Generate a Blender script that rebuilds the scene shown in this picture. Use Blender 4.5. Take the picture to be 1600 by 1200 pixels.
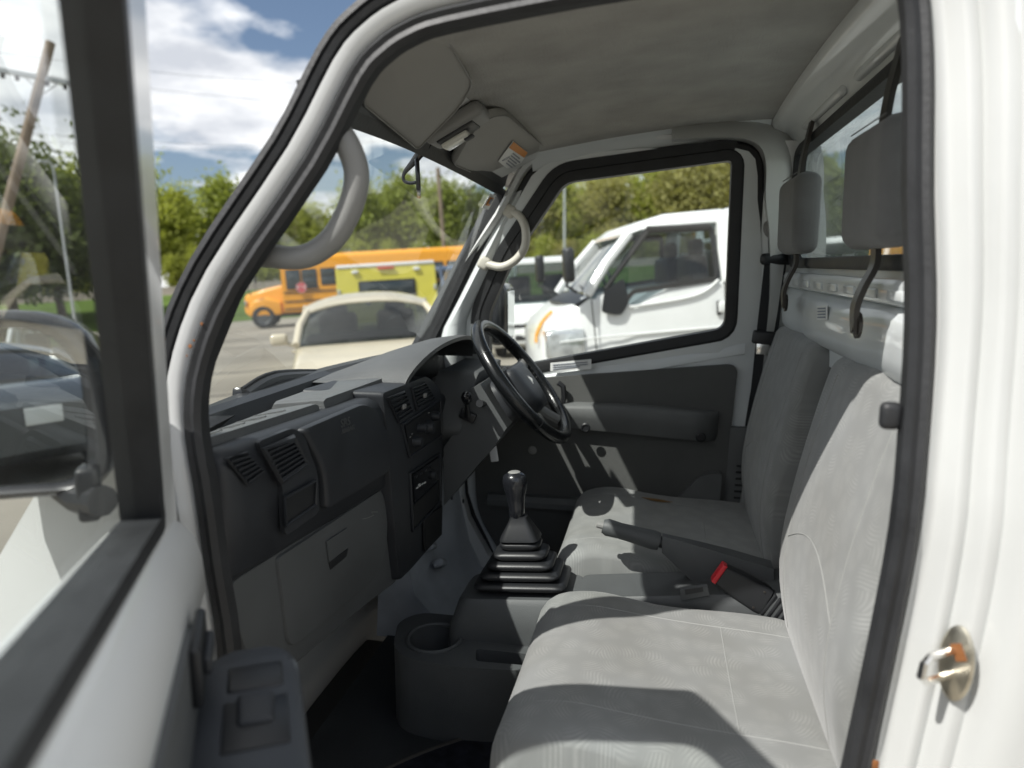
import bpy, bmesh, math, random
from mathutils import Vector as V, Matrix, noise as mnoise
R = math.radians
random.seed(7)
for o in list(bpy.data.objects): bpy.data.objects.remove(o)
S = bpy.context.scene
COL = S.collection

# ---------------------------------------------------------------- camera, sky, sun, exposure
# Two frames: the ground frame (world) and the truck's own frame (x to its right, y forward,
# z up, metres, z = 0 a hand above the cab floor).  The truck stands nose-up by a few degrees.
FP = 1150.0                                   # focal length in pixels of the 1600 px wide photograph
CT = V((-1.455, 0.0, 0.80))                   # camera in the truck's frame
CW = V((0.0, 0.0, 1.52))                      # camera above the lot
def frame(vx, vy, up):
    """axes of a frame written in camera coordinates, from the lateral vanishing point and an up vector"""
    x = V(((vx - 800) / FP, (600 - vy) / FP, -1.0)).normalized()
    z = (up - x * up.dot(x)).normalized()
    y = z.cross(x)
    return Matrix((x, y, z))
MT = frame(1030, 412, V((0, 1, 0.163)))
MW = frame(1030, 420, V((-0.062, 1, 0.1413)))
ROOTM = Matrix.Translation(CW) @ (MW @ MT.transposed()).to_4x4() @ Matrix.Translation(-CT)
cam_d = bpy.data.cameras.new('camera')
cam = bpy.data.objects.new('camera', cam_d); COL.objects.link(cam)
cam.matrix_world = Matrix.Translation(CW) @ MW.to_4x4()
cam_d.sensor_width = 36; cam_d.lens = FP / 1600 * 36
cam_d.clip_start = 0.02; cam_d.clip_end = 4000
cam_d.dof.use_dof = True; cam_d.dof.focus_distance = 1.45; cam_d.dof.aperture_fstop = 3.0
S.camera = cam

SUN_T = V((-0.4575, 0.412, 0.788)).normalized()   # towards the sun, truck frame
SUN_W = (MW @ MT.transposed()) @ SUN_T
w = bpy.data.worlds.new('World'); S.world = w; w.use_nodes = True
nt = w.node_tree; nt.nodes.clear(); N = nt.nodes.new; L = nt.links.new
out = N('ShaderNodeOutputWorld'); bg = N('ShaderNodeBackground'); bg.inputs['Strength'].default_value = 0.088
sky = N('ShaderNodeTexSky'); sky.sky_type = 'NISHITA'; sky.sun_disc = False
sky.sun_elevation = math.asin(SUN_W.z); sky.sun_rotation = math.atan2(SUN_W.x, SUN_W.y)
sky.air_density = 1.0; sky.dust_density = 2.0; sky.ozone_density = 1.6
tc = N('ShaderNodeTexCoord')
sx = N('ShaderNodeSeparateXYZ'); L(tc.outputs['Generated'], sx.inputs[0])
zc = N('ShaderNodeMath'); zc.operation = 'MAXIMUM'; L(sx.outputs['Z'], zc.inputs[0]); zc.inputs[1].default_value = 0.0
za = N('ShaderNodeMath'); za.operation = 'ADD'; L(zc.outputs[0], za.inputs[0]); za.inputs[1].default_value = 0.16
dv = N('ShaderNodeVectorMath'); dv.operation = 'DIVIDE'
cb = N('ShaderNodeCombineXYZ')
for k in range(3): L(za.outputs[0], cb.inputs[k])
L(tc.outputs['Generated'], dv.inputs[0]); L(cb.outputs[0], dv.inputs[1])
mp = N('ShaderNodeMapping'); mp.inputs['Location'].default_value = (3.1, 1.7, 0.0); L(dv.outputs[0], mp.inputs['Vector'])
n1 = N('ShaderNodeTexNoise'); n1.inputs['Scale'].default_value = 1.15; n1.inputs['Detail'].default_value = 9; n1.inputs['Roughness'].default_value = 0.50
L(mp.outputs[0], n1.inputs['Vector'])
cr = N('ShaderNodeValToRGB'); cr.color_ramp.elements[0].position = 0.435; cr.color_ramp.elements[1].position = 0.50
cr.color_ramp.elements[0].color = (0, 0, 0, 1); cr.color_ramp.elements[1].color = (1, 1, 1, 1)
L(n1.outputs['Fac'], cr.inputs[0])
n2 = N('ShaderNodeTexNoise'); n2.inputs['Scale'].default_value = 2.6; n2.inputs['Detail'].default_value = 6
mp2 = N('ShaderNodeMapping'); mp2.inputs['Location'].default_value = (3.25, 1.62, 0.14); L(dv.outputs[0], mp2.inputs['Vector']); L(mp2.outputs[0], n2.inputs['Vector'])
cr2 = N('ShaderNodeValToRGB'); cr2.color_ramp.elements[0].position = 0.36; cr2.color_ramp.elements[1].position = 0.66
cr2.color_ramp.elements[0].color = (6.2, 6.5, 7.1, 1); cr2.color_ramp.elements[1].color = (13.5, 13.5, 13.4, 1)
L(n2.outputs['Fac'], cr2.inputs[0])
mx = N('ShaderNodeMix'); mx.data_type = 'RGBA'
L(cr.outputs[0], mx.inputs['Factor']); L(sky.outputs[0], mx.inputs['A']); L(cr2.outputs[0], mx.inputs['B'])
L(mx.outputs['Result'], bg.inputs['Color']); L(bg.outputs[0], out.inputs[0])

sd = bpy.data.lights.new('sun', 'SUN'); sd.energy = 5.0; sd.angle = R(0.53); sd.color = (1.0, 0.972, 0.925)
so = bpy.data.objects.new('sun', sd); COL.objects.link(so)
so.rotation_mode = 'QUATERNION'; so.rotation_quaternion = SUN_W.to_track_quat('Z', 'Y')
so.location = (0, 0, 30)
S.render.engine = 'CYCLES'
S.view_settings.view_transform = 'Standard'; S.view_settings.look = 'None'
S.view_settings.exposure = 0.32; S.view_settings.gamma = 1.0

# ---------------------------------------------------------------- measuring helpers
def ray(px, py, M=MT): return M @ V(((px - 800) / FP, (600 - py) / FP, -1.0))
def U(px, py, ax, val):
    """point of the truck frame seen at a pixel, on the plane ax = val"""
    d = ray(px, py); i = 'xyz'.index(ax); return CT + d * ((val - CT[i]) / d[i])
def UP(px, py, p, n):
    d = ray(px, py); n = V(n); return CT + d * ((V(p) - CT).dot(n) / d.dot(n))
def side_x(z): return 0.660 - 0.125 * max(0.0, z - 0.55)
def US(px, py, s, inset=0.0):
    """on the leaning side surface of the cab, s = -1 passenger side, +1 driver side"""
    z = 0.7
    for _ in range(12): p = U(px, py, 'x', s * (side_x(z) - inset)); z = p.z
    return p
def GW(px, py, dist):
    """world point at a horizontal distance from the camera"""
    d = ray(px, py, MW); return CW + d * (dist / math.hypot(d.x, d.y))

# ---------------------------------------------------------------- materials
MATS = {}
def mat(name, col, rough=0.5, metal=0.0, bump=0.0, bscale=200.0, var=0.0, vscale=6.0, coat=0.0, spec=0.5, stretch=None, sheen=0.0, dirt=None):
    m = bpy.data.materials.new(name); m.use_nodes = True; t = m.node_tree; b = t.nodes['Principled BSDF']
    b.inputs['Base Color'].default_value = (*col, 1); b.inputs['Roughness'].default_value = rough
    b.inputs['Metallic'].default_value = metal; b.inputs['Specular IOR Level'].default_value = spec
    if coat: b.inputs['Coat Weight'].default_value = coat; b.inputs['Coat Roughness'].default_value = 0.06
    if sheen: b.inputs['Sheen Weight'].default_value = sheen; b.inputs['Sheen Roughness'].default_value = 0.5
    co = t.nodes.new('ShaderNodeTexCoord'); vec = co.outputs['Object']
    if stretch:
        mp = t.nodes.new('ShaderNodeMapping'); mp.inputs['Scale'].default_value = stretch; t.links.new(vec, mp.inputs[0]); vec = mp.outputs[0]
    if var:
        n = t.nodes.new('ShaderNodeTexNoise'); n.inputs['Scale'].default_value = vscale; n.inputs['Detail'].default_value = 6; t.links.new(co.outputs['Object'], n.inputs['Vector'])
        r = t.nodes.new('ShaderNodeValToRGB'); r.color_ramp.elements[0].position = 0.3; r.color_ramp.elements[1].position = 0.7
        d2 = dirt or tuple(c * (1 - var) for c in col); h2 = tuple(min(1, c * (1 + var * .6)) for c in col)
        r.color_ramp.elements[0].color = (*d2, 1); r.color_ramp.elements[1].color = (*h2, 1)
        t.links.new(n.outputs['Fac'], r.inputs[0]); t.links.new(r.outputs[0], b.inputs['Base Color'])
        rr = t.nodes.new('ShaderNodeMapRange'); rr.inputs['To Min'].default_value = max(0.02, rough - .08); rr.inputs['To Max'].default_value = min(1, rough + .1)
        t.links.new(n.outputs['Fac'], rr.inputs['Value']); t.links.new(rr.outputs[0], b.inputs['Roughness'])
    if bump:
        n = t.nodes.new('ShaderNodeTexNoise'); n.inputs['Scale'].default_value = bscale; n.inputs['Detail'].default_value = 3; t.links.new(vec, n.inputs['Vector'])
        bp = t.nodes.new('ShaderNodeBump'); bp.inputs['Strength'].default_value = bump; bp.inputs['Distance'].default_value = 0.002
        t.links.new(n.outputs['Fac'], bp.inputs['Height']); t.links.new(bp.outputs[0], b.inputs['Normal'])
    MATS[name] = m; return m
def glassmat(name, tint=(0.9, 0.95, 0.93), refl=1.0, graze=.94, dust=0.0, dcol=(0.8, 0.8, 0.78)):
    m = bpy.data.materials.new(name); m.use_nodes = True; t = m.node_tree; t.nodes.clear(); N = t.nodes.new; L = t.links.new
    o = N('ShaderNodeOutputMaterial'); tr = N('ShaderNodeBsdfTransparent'); tr.inputs[0].default_value = (*tint, 1)
    gl = N('ShaderNodeBsdfGlossy'); gl.inputs['Roughness'].default_value = 0.0; gl.inputs['Color'].default_value = (refl, refl, refl, 1)
    ge = N('ShaderNodeNewGeometry'); dt = N('ShaderNodeVectorMath'); dt.operation = 'DOT_PRODUCT'; L(ge.outputs['Normal'], dt.inputs[0]); L(ge.outputs['Incoming'], dt.inputs[1])
    ab = N('ShaderNodeMath'); ab.operation = 'ABSOLUTE'; L(dt.outputs['Value'], ab.inputs[0])
    om = N('ShaderNodeMath'); om.operation = 'SUBTRACT'; om.inputs[0].default_value = 1; L(ab.outputs[0], om.inputs[1])
    p5 = N('ShaderNodeMath'); p5.operation = 'POWER'; L(om.outputs[0], p5.inputs[0]); p5.inputs[1].default_value = 5
    fr = N('ShaderNodeMath'); fr.operation = 'MULTIPLY_ADD'; L(p5.outputs[0], fr.inputs[0]); fr.inputs[1].default_value = graze; fr.inputs[2].default_value = .045
    mx = N('ShaderNodeMixShader'); L(fr.outputs[0], mx.inputs[0]); L(tr.outputs[0], mx.inputs[1]); L(gl.outputs[0], mx.inputs[2])
    last = mx.outputs[0]
    if dust:
        co = N('ShaderNodeTexCoord'); n = N('ShaderNodeTexNoise'); n.inputs['Scale'].default_value = 7; n.inputs['Detail'].default_value = 8; L(co.outputs['Object'], n.inputs['Vector'])
        mr = N('ShaderNodeMapRange'); mr.inputs['From Min'].default_value = .35; mr.inputs['From Max'].default_value = .75; mr.inputs['To Min'].default_value = dust * .3; mr.inputs['To Max'].default_value = dust
        L(n.outputs['Fac'], mr.inputs['Value'])
        df = N('ShaderNodeBsdfDiffuse'); df.inputs[0].default_value = (*dcol, 1)
        m2 = N('ShaderNodeMixShader'); L(mr.outputs[0], m2.inputs[0]); L(last, m2.inputs[1]); L(df.outputs[0], m2.inputs[2]); last = m2.outputs[0]
    L(last, o.inputs[0]); MATS[name] = m; return m
def fabricmat(name, col, col2, vert=False):
    """velour printed with fans of brush strokes: every cell of a Voronoi turns its own set of arcs"""
    m = bpy.data.materials.new(name); m.use_nodes = True; t = m.node_tree; b = t.nodes['Principled BSDF']; N = t.nodes.new; L = t.links.new
    b.inputs['Roughness'].default_value = 0.9; b.inputs['Specular IOR Level'].default_value = 0.2; b.inputs['Sheen Weight'].default_value = 0.2
    co = N('ShaderNodeTexCoord'); sp0 = N('ShaderNodeSeparateXYZ'); L(co.outputs['Object'], sp0.inputs[0])
    cb = N('ShaderNodeCombineXYZ'); L(sp0.outputs['X'], cb.inputs[0]); L(sp0.outputs['Z' if vert else 'Y'], cb.inputs[1])
    no = N('ShaderNodeTexNoise'); no.inputs['Scale'].default_value = 18; L(cb.outputs[0], no.inputs['Vector'])
    ad = N('ShaderNodeVectorMath'); ad.operation = 'MULTIPLY_ADD'; L(no.outputs['Color'], ad.inputs[0]); ad.inputs[1].default_value = (.010, .010, 0); L(cb.outputs[0], ad.inputs[2])
    vo = N('ShaderNodeTexVoronoi'); vo.voronoi_dimensions = '2D'; vo.inputs['Scale'].default_value = 26; L(ad.outputs[0], vo.inputs['Vector'])
    sp = N('ShaderNodeSeparateColor'); L(vo.outputs['Color'], sp.inputs[0])
    an = N('ShaderNodeMath'); an.operation = 'MULTIPLY'; L(sp.outputs[0], an.inputs[0]); an.inputs[1].default_value = 6.283
    vr = N('ShaderNodeVectorRotate'); vr.rotation_type = 'Z_AXIS'; L(ad.outputs[0], vr.inputs['Vector']); L(vo.outputs['Position'], vr.inputs['Center']); L(an.outputs[0], vr.inputs['Angle'])
    sb = N('ShaderNodeVectorMath'); sb.operation = 'SUBTRACT'; L(vr.outputs[0], sb.inputs[0]); L(vo.outputs['Position'], sb.inputs[1])
    of = N('ShaderNodeVectorMath'); of.operation = 'ADD'; L(sb.outputs[0], of.inputs[0]); of.inputs[1].default_value = (.055, .012, 0)
    ln = N('ShaderNodeVectorMath'); ln.operation = 'LENGTH'; L(of.outputs[0], ln.inputs[0])
    mu = N('ShaderNodeMath'); mu.operation = 'MULTIPLY'; L(ln.outputs['Value'], mu.inputs[0]); mu.inputs[1].default_value = 1150
    si = N('ShaderNodeMath'); si.operation = 'SINE'; L(mu.outputs[0], si.inputs[0])
    h = N('ShaderNodeMapRange'); h.inputs['From Min'].default_value = -1; L(si.outputs[0], h.inputs['Value'])
    fi = N('ShaderNodeTexNoise'); fi.inputs['Scale'].default_value = 1100; L(co.outputs['Object'], fi.inputs['Vector'])
    pn = N('ShaderNodeTexNoise'); pn.inputs['Scale'].default_value = 60; L(co.outputs['Object'], pn.inputs['Vector'])
    pm = N('ShaderNodeMath'); pm.operation = 'MULTIPLY'; L(h.outputs[0], pm.inputs[0]); L(pn.outputs['Fac'], pm.inputs[1])
    fd = N('ShaderNodeMapRange'); fd.inputs['From Min'].default_value = .25; fd.inputs['From Max'].default_value = .62; fd.inputs['To Min'].default_value = 1.5; fd.inputs['To Max'].default_value = 0; L(vo.outputs['Distance'], fd.inputs['Value'])
    pf = N('ShaderNodeMath'); pf.operation = 'MULTIPLY'; L(pm.outputs[0], pf.inputs[0]); L(fd.outputs[0], pf.inputs[1])
    m1 = N('ShaderNodeMix'); m1.data_type = 'RGBA'; m1.inputs['A'].default_value = (*col, 1); m1.inputs['B'].default_value = (*col2, 1); L(pf.outputs[0], m1.inputs['Factor'])
    st = N('ShaderNodeTexNoise'); st.inputs['Scale'].default_value = 3.2; st.inputs['Detail'].default_value = 4; L(co.outputs['Object'], st.inputs['Vector'])
    rp = N('ShaderNodeValToRGB'); rp.color_ramp.elements[0].position = .34; rp.color_ramp.elements[0].color = (.80, .785, .75, 1); rp.color_ramp.elements[1].position = .6; rp.color_ramp.elements[1].color = (1, 1, 1, 1)
    L(st.outputs['Fac'], rp.inputs[0])
    m2 = N('ShaderNodeMix'); m2.data_type = 'RGBA'; m2.blend_type = 'MULTIPLY'; m2.inputs['Factor'].default_value = 1; L(m1.outputs['Result'], m2.inputs['A']); L(rp.outputs[0], m2.inputs['B']); L(m2.outputs['Result'], b.inputs['Base Color'])
    hs = N('ShaderNodeMath'); hs.operation = 'ADD'; L(pf.outputs[0], hs.inputs[0]); L(fi.outputs['Fac'], hs.inputs[1])
    bp = N('ShaderNodeBump'); bp.inputs['Strength'].default_value = .16; bp.inputs['Distance'].default_value = .001; L(hs.outputs[0], bp.inputs['Height']); L(bp.outputs[0], b.inputs['Normal'])
    MATS[name] = m; return m

mat('white_paint', (.64, .65, .645), .28, coat=.6, var=.05, vscale=3)
mat('pillar_paint', (.50, .51, .50), .30, coat=.5, var=.04, vscale=4, bump=.35, bscale=9)
mat('inner_paint', (.62, .65, .655), .35, coat=.4, var=.05, vscale=5, bump=.04, bscale=30)
mat('footwell_paint_shaded', (.42, .45, .49), .42, coat=.2, var=.22, vscale=9, bump=.25, bscale=14)  # white paint made bluish grey: the footwell shade is in the colour
mat('rubber', (.018, .019, .021), .55, bump=.3, bscale=120, var=.3, vscale=20)
mat('dark_plastic', (.024, .027, .032), .48, bump=.22, bscale=700, var=.22, vscale=9, dirt=(.017, .019, .023))
mat('dash_top', (.105, .11, .112), .36, bump=.9, bscale=520, var=.14, vscale=8)
mat('dash_hood_shaded', (.085, .088, .09), .45, bump=.9, bscale=520, var=.14, vscale=8)  # dash_top grain again, darkened for the angle it turns to the light
mat('door_paint_lit', (.80, .81, .80), .3, coat=.5, var=.04, vscale=3)  # white body paint lightened to stand in for sky light on the open door
mat('door_armrest', (.045, .05, .058), .5, bump=.25, bscale=600, var=.15, vscale=9)
mat('black_plastic', (.014, .015, .017), .42, bump=.1, bscale=500)
mat('gloss_black', (.012, .013, .016), .22, coat=.3)
mat('grey_plastic', (.080, .085, .087), .55, bump=.22, bscale=600, var=.14, vscale=7)
mat('console_plastic', (.075, .080, .082), .52, bump=.25, bscale=700, var=.16, vscale=8)
mat('visor_vinyl', (.29, .285, .268), .6, bump=.2, bscale=420, var=.06, vscale=7)
mat('headliner', (.36, .355, .335), .95, bump=.9, bscale=260, stretch=(.25, 1, 1), var=.15, vscale=9, spec=.1)
mat('cream_plastic', (.52, .50, .44), .42, bump=.1, bscale=500)
mat('handle_grey', (.23, .23, .222), .5, bump=.15, bscale=600)
mat('trim_panel', (.085, .087, .084), .7, bump=.35, bscale=420, var=.12, vscale=8)
mat('armrest_vinyl', (.11, .115, .115), .55, bump=.3, bscale=500, var=.12, vscale=10)
mat('leather', (.008, .009, .010), .24, bump=.08, bscale=420)
mat('webbing', (.016, .017, .020), .8, bump=.5, bscale=500)
mat('headrest_cloth', (.15, .152, .152), .95, bump=.6, bscale=650, var=.12, vscale=20, sheen=.2)
mat('steel_strap', (.05, .045, .04), .38, metal=.5)
mat('chrome', (.75, .74, .71), .18, metal=1.0)
mat('zinc', (.62, .58, .48), .35, metal=1.0, var=.2, vscale=60)
mat('mirror_silver', (.80, .84, .84), .0, metal=1.0)
mat('carpet', (.020, .022, .028), 1.0, bump=1.0, bscale=600, var=.4, vscale=40, spec=.05)
mat('carpet_edge', (.05, .046, .04), .9, bump=.6, bscale=500)
mat('rubber_floor', (.024, .027, .029), .75, bump=.3, bscale=300, var=.3, vscale=9)
mat('red_plastic', (.55, .02, .03), .35)
mat('brown_foam', (.20, .11, .035), .9, bump=1, bscale=300)
mat('paper_white', (.72, .73, .72), .6)
mat('paper_print', (.22, .24, .28), .6)
mat('orange_print', (.62, .25, .06), .6)
mat('clear_lens', (.62, .62, .56), .12, coat=.5, spec=.6)
mat('tag_white', (.62, .63, .64), .4)
mat('rust', (.20, .075, .02), .8, bump=.5, bscale=200)
glassmat('glass'); glassmat('windshield_glass', (.94, .97, .95), dust=.04)
glassmat('door_glass', (.93, .97, .95), refl=1.0, dust=.03, graze=.7)
glassmat('tint_glass', (.50, .56, .57)); glassmat('dark_tint', (.26, .30, .31))
glassmat('rear_glass', (.88, .93, .92), dust=.14)
fabricmat('seat_fabric', (.215, .222, .22), (.275, .282, .276)); fabricmat('backrest_fabric', (.215, .222, .22), (.275, .282, .276), True)
mat('seat_side', (.22, .225, .215), .92, bump=.5, bscale=700, var=.12, vscale=7, sheen=.2)
mat('seam_thread', (.27, .275, .265), .9)

# ---------------------------------------------------------------- mesh helpers
def obj(name, bm, m, parent=None, ang=35, label=None, sub=0):
    me = bpy.data.meshes.new(name)
    bmesh.ops.recalc_face_normals(bm, faces=bm.faces[:])
    bm.to_mesh(me); bm.free()
    me.materials.append(MATS[m] if isinstance(m, str) else m)
    for p in me.polygons: p.use_smooth = True
    me.set_sharp_from_angle(angle=R(ang))
    o = bpy.data.objects.new(name, me); COL.objects.link(o)
    if parent: o.parent = parent
    if label: o['label'] = label
    if sub: md = o.modifiers.new('s', 'SUBSURF'); md.levels = sub; md.render_levels = sub
    return o
def inst(src, parent, loc=(0, 0, 0), rot=(0, 0, 0), name=None):
    o = src.copy(); COL.objects.link(o); o.parent = parent; o.location = loc; o.rotation_euler = rot
    return o
def merge(bm, t, M=None):
    if M is not None: bmesh.ops.transform(t, matrix=M, verts=t.verts[:])
    me = bpy.data.meshes.new('t'); t.to_mesh(me); t.free(); bm.from_mesh(me); bpy.data.meshes.remove(me)
def basis(x, y, z, o): 
    m = Matrix((x, y, z)).transposed().to_4x4(); m.translation = o; return m
def box(bm, c, s, r=0.0, seg=2, M=None, rot=None):
    t = bmesh.new(); bmesh.ops.create_cube(t, size=1)
    bmesh.ops.scale(t, vec=s, verts=t.verts[:])
    if r > 0: bmesh.ops.bevel(t, geom=t.edges[:], offset=min(r, min(s) * .49), segments=seg, profile=.5, affect='EDGES')
    T = Matrix.Translation(V(c))
    if rot: T = T @ Matrix.Rotation(rot[2], 4, 'Z') @ Matrix.Rotation(rot[1], 4, 'Y') @ Matrix.Rotation(rot[0], 4, 'X')
    merge(bm, t, (M @ T) if M is not None else T); return bm
def B(): return bmesh.new()
def loft(bm, rings, caps=True, closed=True, loop=False):
    vs = [[bm.verts.new(p) for p in r] for r in rings]; n = len(vs[0])
    for i in range(len(vs) if loop else len(vs) - 1):
        a, b = vs[i], vs[(i + 1) % len(vs)]
        for j in range(n if closed else n - 1):
            k = (j + 1) % n
            try: bm.faces.new((a[j], a[k], b[k], b[j]))
            except ValueError: pass
    if caps and closed and not loop:
        for r in (vs[0], vs[-1]):
            try: bm.faces.new(r)
            except ValueError: pass
    return bm
def smooth_path(pts, n=6, closed=False):
    """Catmull-Rom through the points"""
    P = [V(p) for p in pts]; o = []; m = len(P)
    for i in range(m if closed else m - 1):
        g = lambda k: P[k % m] if closed else P[min(max(k, 0), m - 1)]
        a, b, c, d = g(i - 1), g(i), g(i + 1), g(i + 2)
        for j in range(n):
            t = j / n
            o.append(.5 * ((2 * b) + (c - a) * t + (2 * a - 5 * b + 4 * c - d) * t * t + (3 * b - a - 3 * c + d) * t ** 3))
    if not closed: o.append(P[-1])
    return o
def tube(bm, path, r, n=8, closed=False, flat=1.0):
    P = [V(p) for p in path]; m = len(P); rings = []
    up = None
    for i in range(m):
        a = P[(i - 1) % m] if closed else P[max(i - 1, 0)]; b = P[(i + 1) % m] if closed else P[min(i + 1, m - 1)]
        t = (b - a).normalized()
        if up is None: up = t.cross(V((.3, .5, .81))).normalized()
        up = (up - t * up.dot(t)).normalized(); s = t.cross(up)
        rr = r[i] if isinstance(r, (list, tuple)) else r
        rings.append([P[i] + (up * math.cos(q) + s * math.sin(q) * flat) * rr for q in [2 * math.pi * k / n for k in range(n)]])
    return loft(bm, rings, loop=closed)
def sweep(bm, path, prof, axis, closed=True, caps=True):
    """prof: (u, v) with v along the fixed axis and u along tangent x axis (outwards for a clockwise path)"""
    P = [V(p) for p in path]; m = len(P); axis = V(axis); rings = []
    for i in range(m):
        a = P[(i - 1) % m] if closed else P[max(i - 1, 0)]; b = P[(i + 1) % m] if closed else P[min(i + 1, m - 1)]
        t = (b - a).normalized(); u = t.cross(axis).normalized()
        rings.append([P[i] + u * q[0] + axis * q[1] for q in prof])
    return loft(bm, rings, loop=closed, caps=caps)
def rnd(pts, r, n=5):
    """round the corners of a 2D polygon; r one radius or one for each corner"""
    o = []; m = len(pts)
    for i in range(m):
        p = V(pts[i]); a = V(pts[i - 1]); b = V(pts[(i + 1) % m]); q = r[i] if isinstance(r, (list, tuple)) else r
        da = (a - p); db = (b - p); k = min(q, da.length * .49, db.length * .49)
        if k < 1e-6: o.append(p); continue
        s = p + da.normalized() * k; e = p + db.normalized() * k
        for j in range(n + 1):
            t = j / n; o.append(s * (1 - t) ** 2 + p * 2 * t * (1 - t) + e * t * t)
    return o
def plate(bm, loops, f, t0, t1):
    """a slab: the first loop is the outline, the others are holes; f(u, v, t) maps to space"""
    t = bmesh.new(); allv = []; edges = []
    for lp in loops:
        vs = [t.verts.new((p[0], p[1], 0)) for p in lp]; allv.append(vs)
        for i in range(len(vs)): edges.append(t.edges.new((vs[i], vs[(i + 1) % len(vs)])))
    bmesh.ops.triangle_fill(t, use_beauty=True, edges=edges)
    t.verts.index_update(); co = [v.co.copy() for v in t.verts]
    tris = [[v.index for v in fc.verts] for fc in t.faces]
    idx = [[v.index for v in vs] for vs in allv]; t.free()
    a = [bm.verts.new(f(c.x, c.y, t0)) for c in co]; b = [bm.verts.new(f(c.x, c.y, t1)) for c in co]
    for tr in tris: bm.faces.new([a[i] for i in tr]); bm.faces.new([b[i] for i in reversed(tr)])
    for ix in idx:
        for i in range(len(ix)):
            j = (i + 1) % len(ix); bm.faces.new((a[ix[i]], a[ix[j]], b[ix[j]], b[ix[i]]))
    return bm
def pillow(bm, prof, x0, x1, r, n=5, shear=0.0, mid=None):
    """prof (y, z) closed polygon lofted from x0 to x1 with rounded flanks"""
    c = V((sum(p[0] for p in prof) / len(prof), sum(p[1] for p in prof) / len(prof)))
    rad = sum((V(p) - c).length for p in prof) / len(prof)
    st = []
    for i in range(n + 1):
        a = math.pi / 2 * i / n; st.append((x0 + r * (1 - math.sin(a)) if False else x0 + r * (1 - math.cos(a)), r * (1 - math.sin(a))))
    st2 = [(x1 - (x - x0), d) for x, d in reversed(st)]
    mids = [(x0 + r + (x1 - x0 - 2 * r) * k / 6, 0.0) for k in range(1, 6)]
    rings = []
    for x, d in st + mids + st2:
        ring = []
        for p in prof:
            q = V(p); e = q - c
            l = e.length; q = c + e * max(0.02, (l - d) / l)
            dz = mid(x, q) if mid else 0.0
            ring.append((x, q.x, q.y + dz + shear * (x - x0)))
        rings.append(ring)
    return loft(bm, rings)
def lathe(bm, prof, n=20, M=None):
    t = bmesh.new()
    rings = [[(r * math.cos(2 * math.pi * k / n), r * math.sin(2 * math.pi * k / n), z) for k in range(n)] for r, z in prof]
    loft(t, rings); merge(bm, t, M); return bm
def along(p, d, up=(0, 0, 1)):
    """matrix that puts local z along d at p"""
    z = V(d).normalized(); x = V(up).cross(z)
    if x.length < 1e-4: x = V((1, 0, 0))
    x.normalize(); y = z.cross(x); return basis(x, y, z, V(p))
def tag(o, label=None, cat=None, group=None, kind=None):
    if label: o['label'] = label
    if cat: o['category'] = cat
    if group: o['group'] = group
    if kind: o['kind'] = kind
    return o
def empty(name, M=None, parent=None):
    o = bpy.data.objects.new(name, None); COL.objects.link(o); o.empty_display_size = .1
    if M is not None: o.matrix_world = M
    if parent: o.parent = parent
    return o
# ================================================================ the truck we look into
truck = empty('small_truck', ROOTM)
tag(truck, 'small white pickup truck with its passenger door open, cab interior filling the view', 'truck')

# ---- outline of the door opening, (y, z), up the front, back along the roof, down the rear
def yz(p): return (p.y, p.z)
AP = [(.40, -.115), (.47, -.05), (.525, .05), (.553, .16)]
AP += [yz(US(px, py, -1, .025)) for px, py in [(358, 1010), (338, 880), (320, 750), (306, 650), (318, 560), (367, 444), (493, 256), (564, 122), (600, 80), (640, 53), (700, 32), (900, -8)]]
AP += [(-.02, 1.096), (-.15, 1.096), (-.215, 1.084), (-.240, 1.045), (-.247, .96)]
AP += [yz(US(px, py, -1, .025)) for px, py in [(1432, 300), (1436, 500), (1424, 700), (1399, 900), (1336, 1200)]]
AP += [(-.215, .05), (-.195, -.06), (-.16, -.10), (-.08, -.115)]
AP_F = AP
NT = [yz(US(900, -8, -1, .025)), (-.02, 1.112), (-.14, 1.135), (-.205, 1.13), (-.243, 1.10), (-.256, 1.02)]
AP_N = AP[:15] + NT + AP[21:]
APs = [(p.x, p.y) for p in smooth_path([(a, b, 0) for a, b in AP], 3, True)]
def ap3(s, inset, pts=None): return [V((s * (side_x(z) - inset), y, z)) for y, z in (pts or APs)]
def smooth2(pts, n=4): return [(p.x, p.y) for p in smooth_path([(a, b, 0) for a, b in pts], n)]
APn = [(p.x, p.y) for p in smooth_path([(a, b, 0) for a, b in AP_N], 3, True)]
FRONT = smooth2(AP[2:21], 3)                       # A-pillar, roof rail, top of the rear pillar
REAR = smooth2(AP[18:28], 4)
def SW(name, pts, prof, s, inset, m, parent=truck, closed=False, ang=35, label=None):
    return obj(name, sweep(B(), ap3(s, inset, pts), [(u, s * w_) for u, w_ in prof], (1, 0, 0), closed=closed), m, parent, ang, label)
bulb = [(-.012, -.010), (-.006, -.015), (.006, -.015), (.013, -.010), (.014, .006), (.008, .013), (.002, .010), (-.005, .013), (-.011, .006)]
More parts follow.
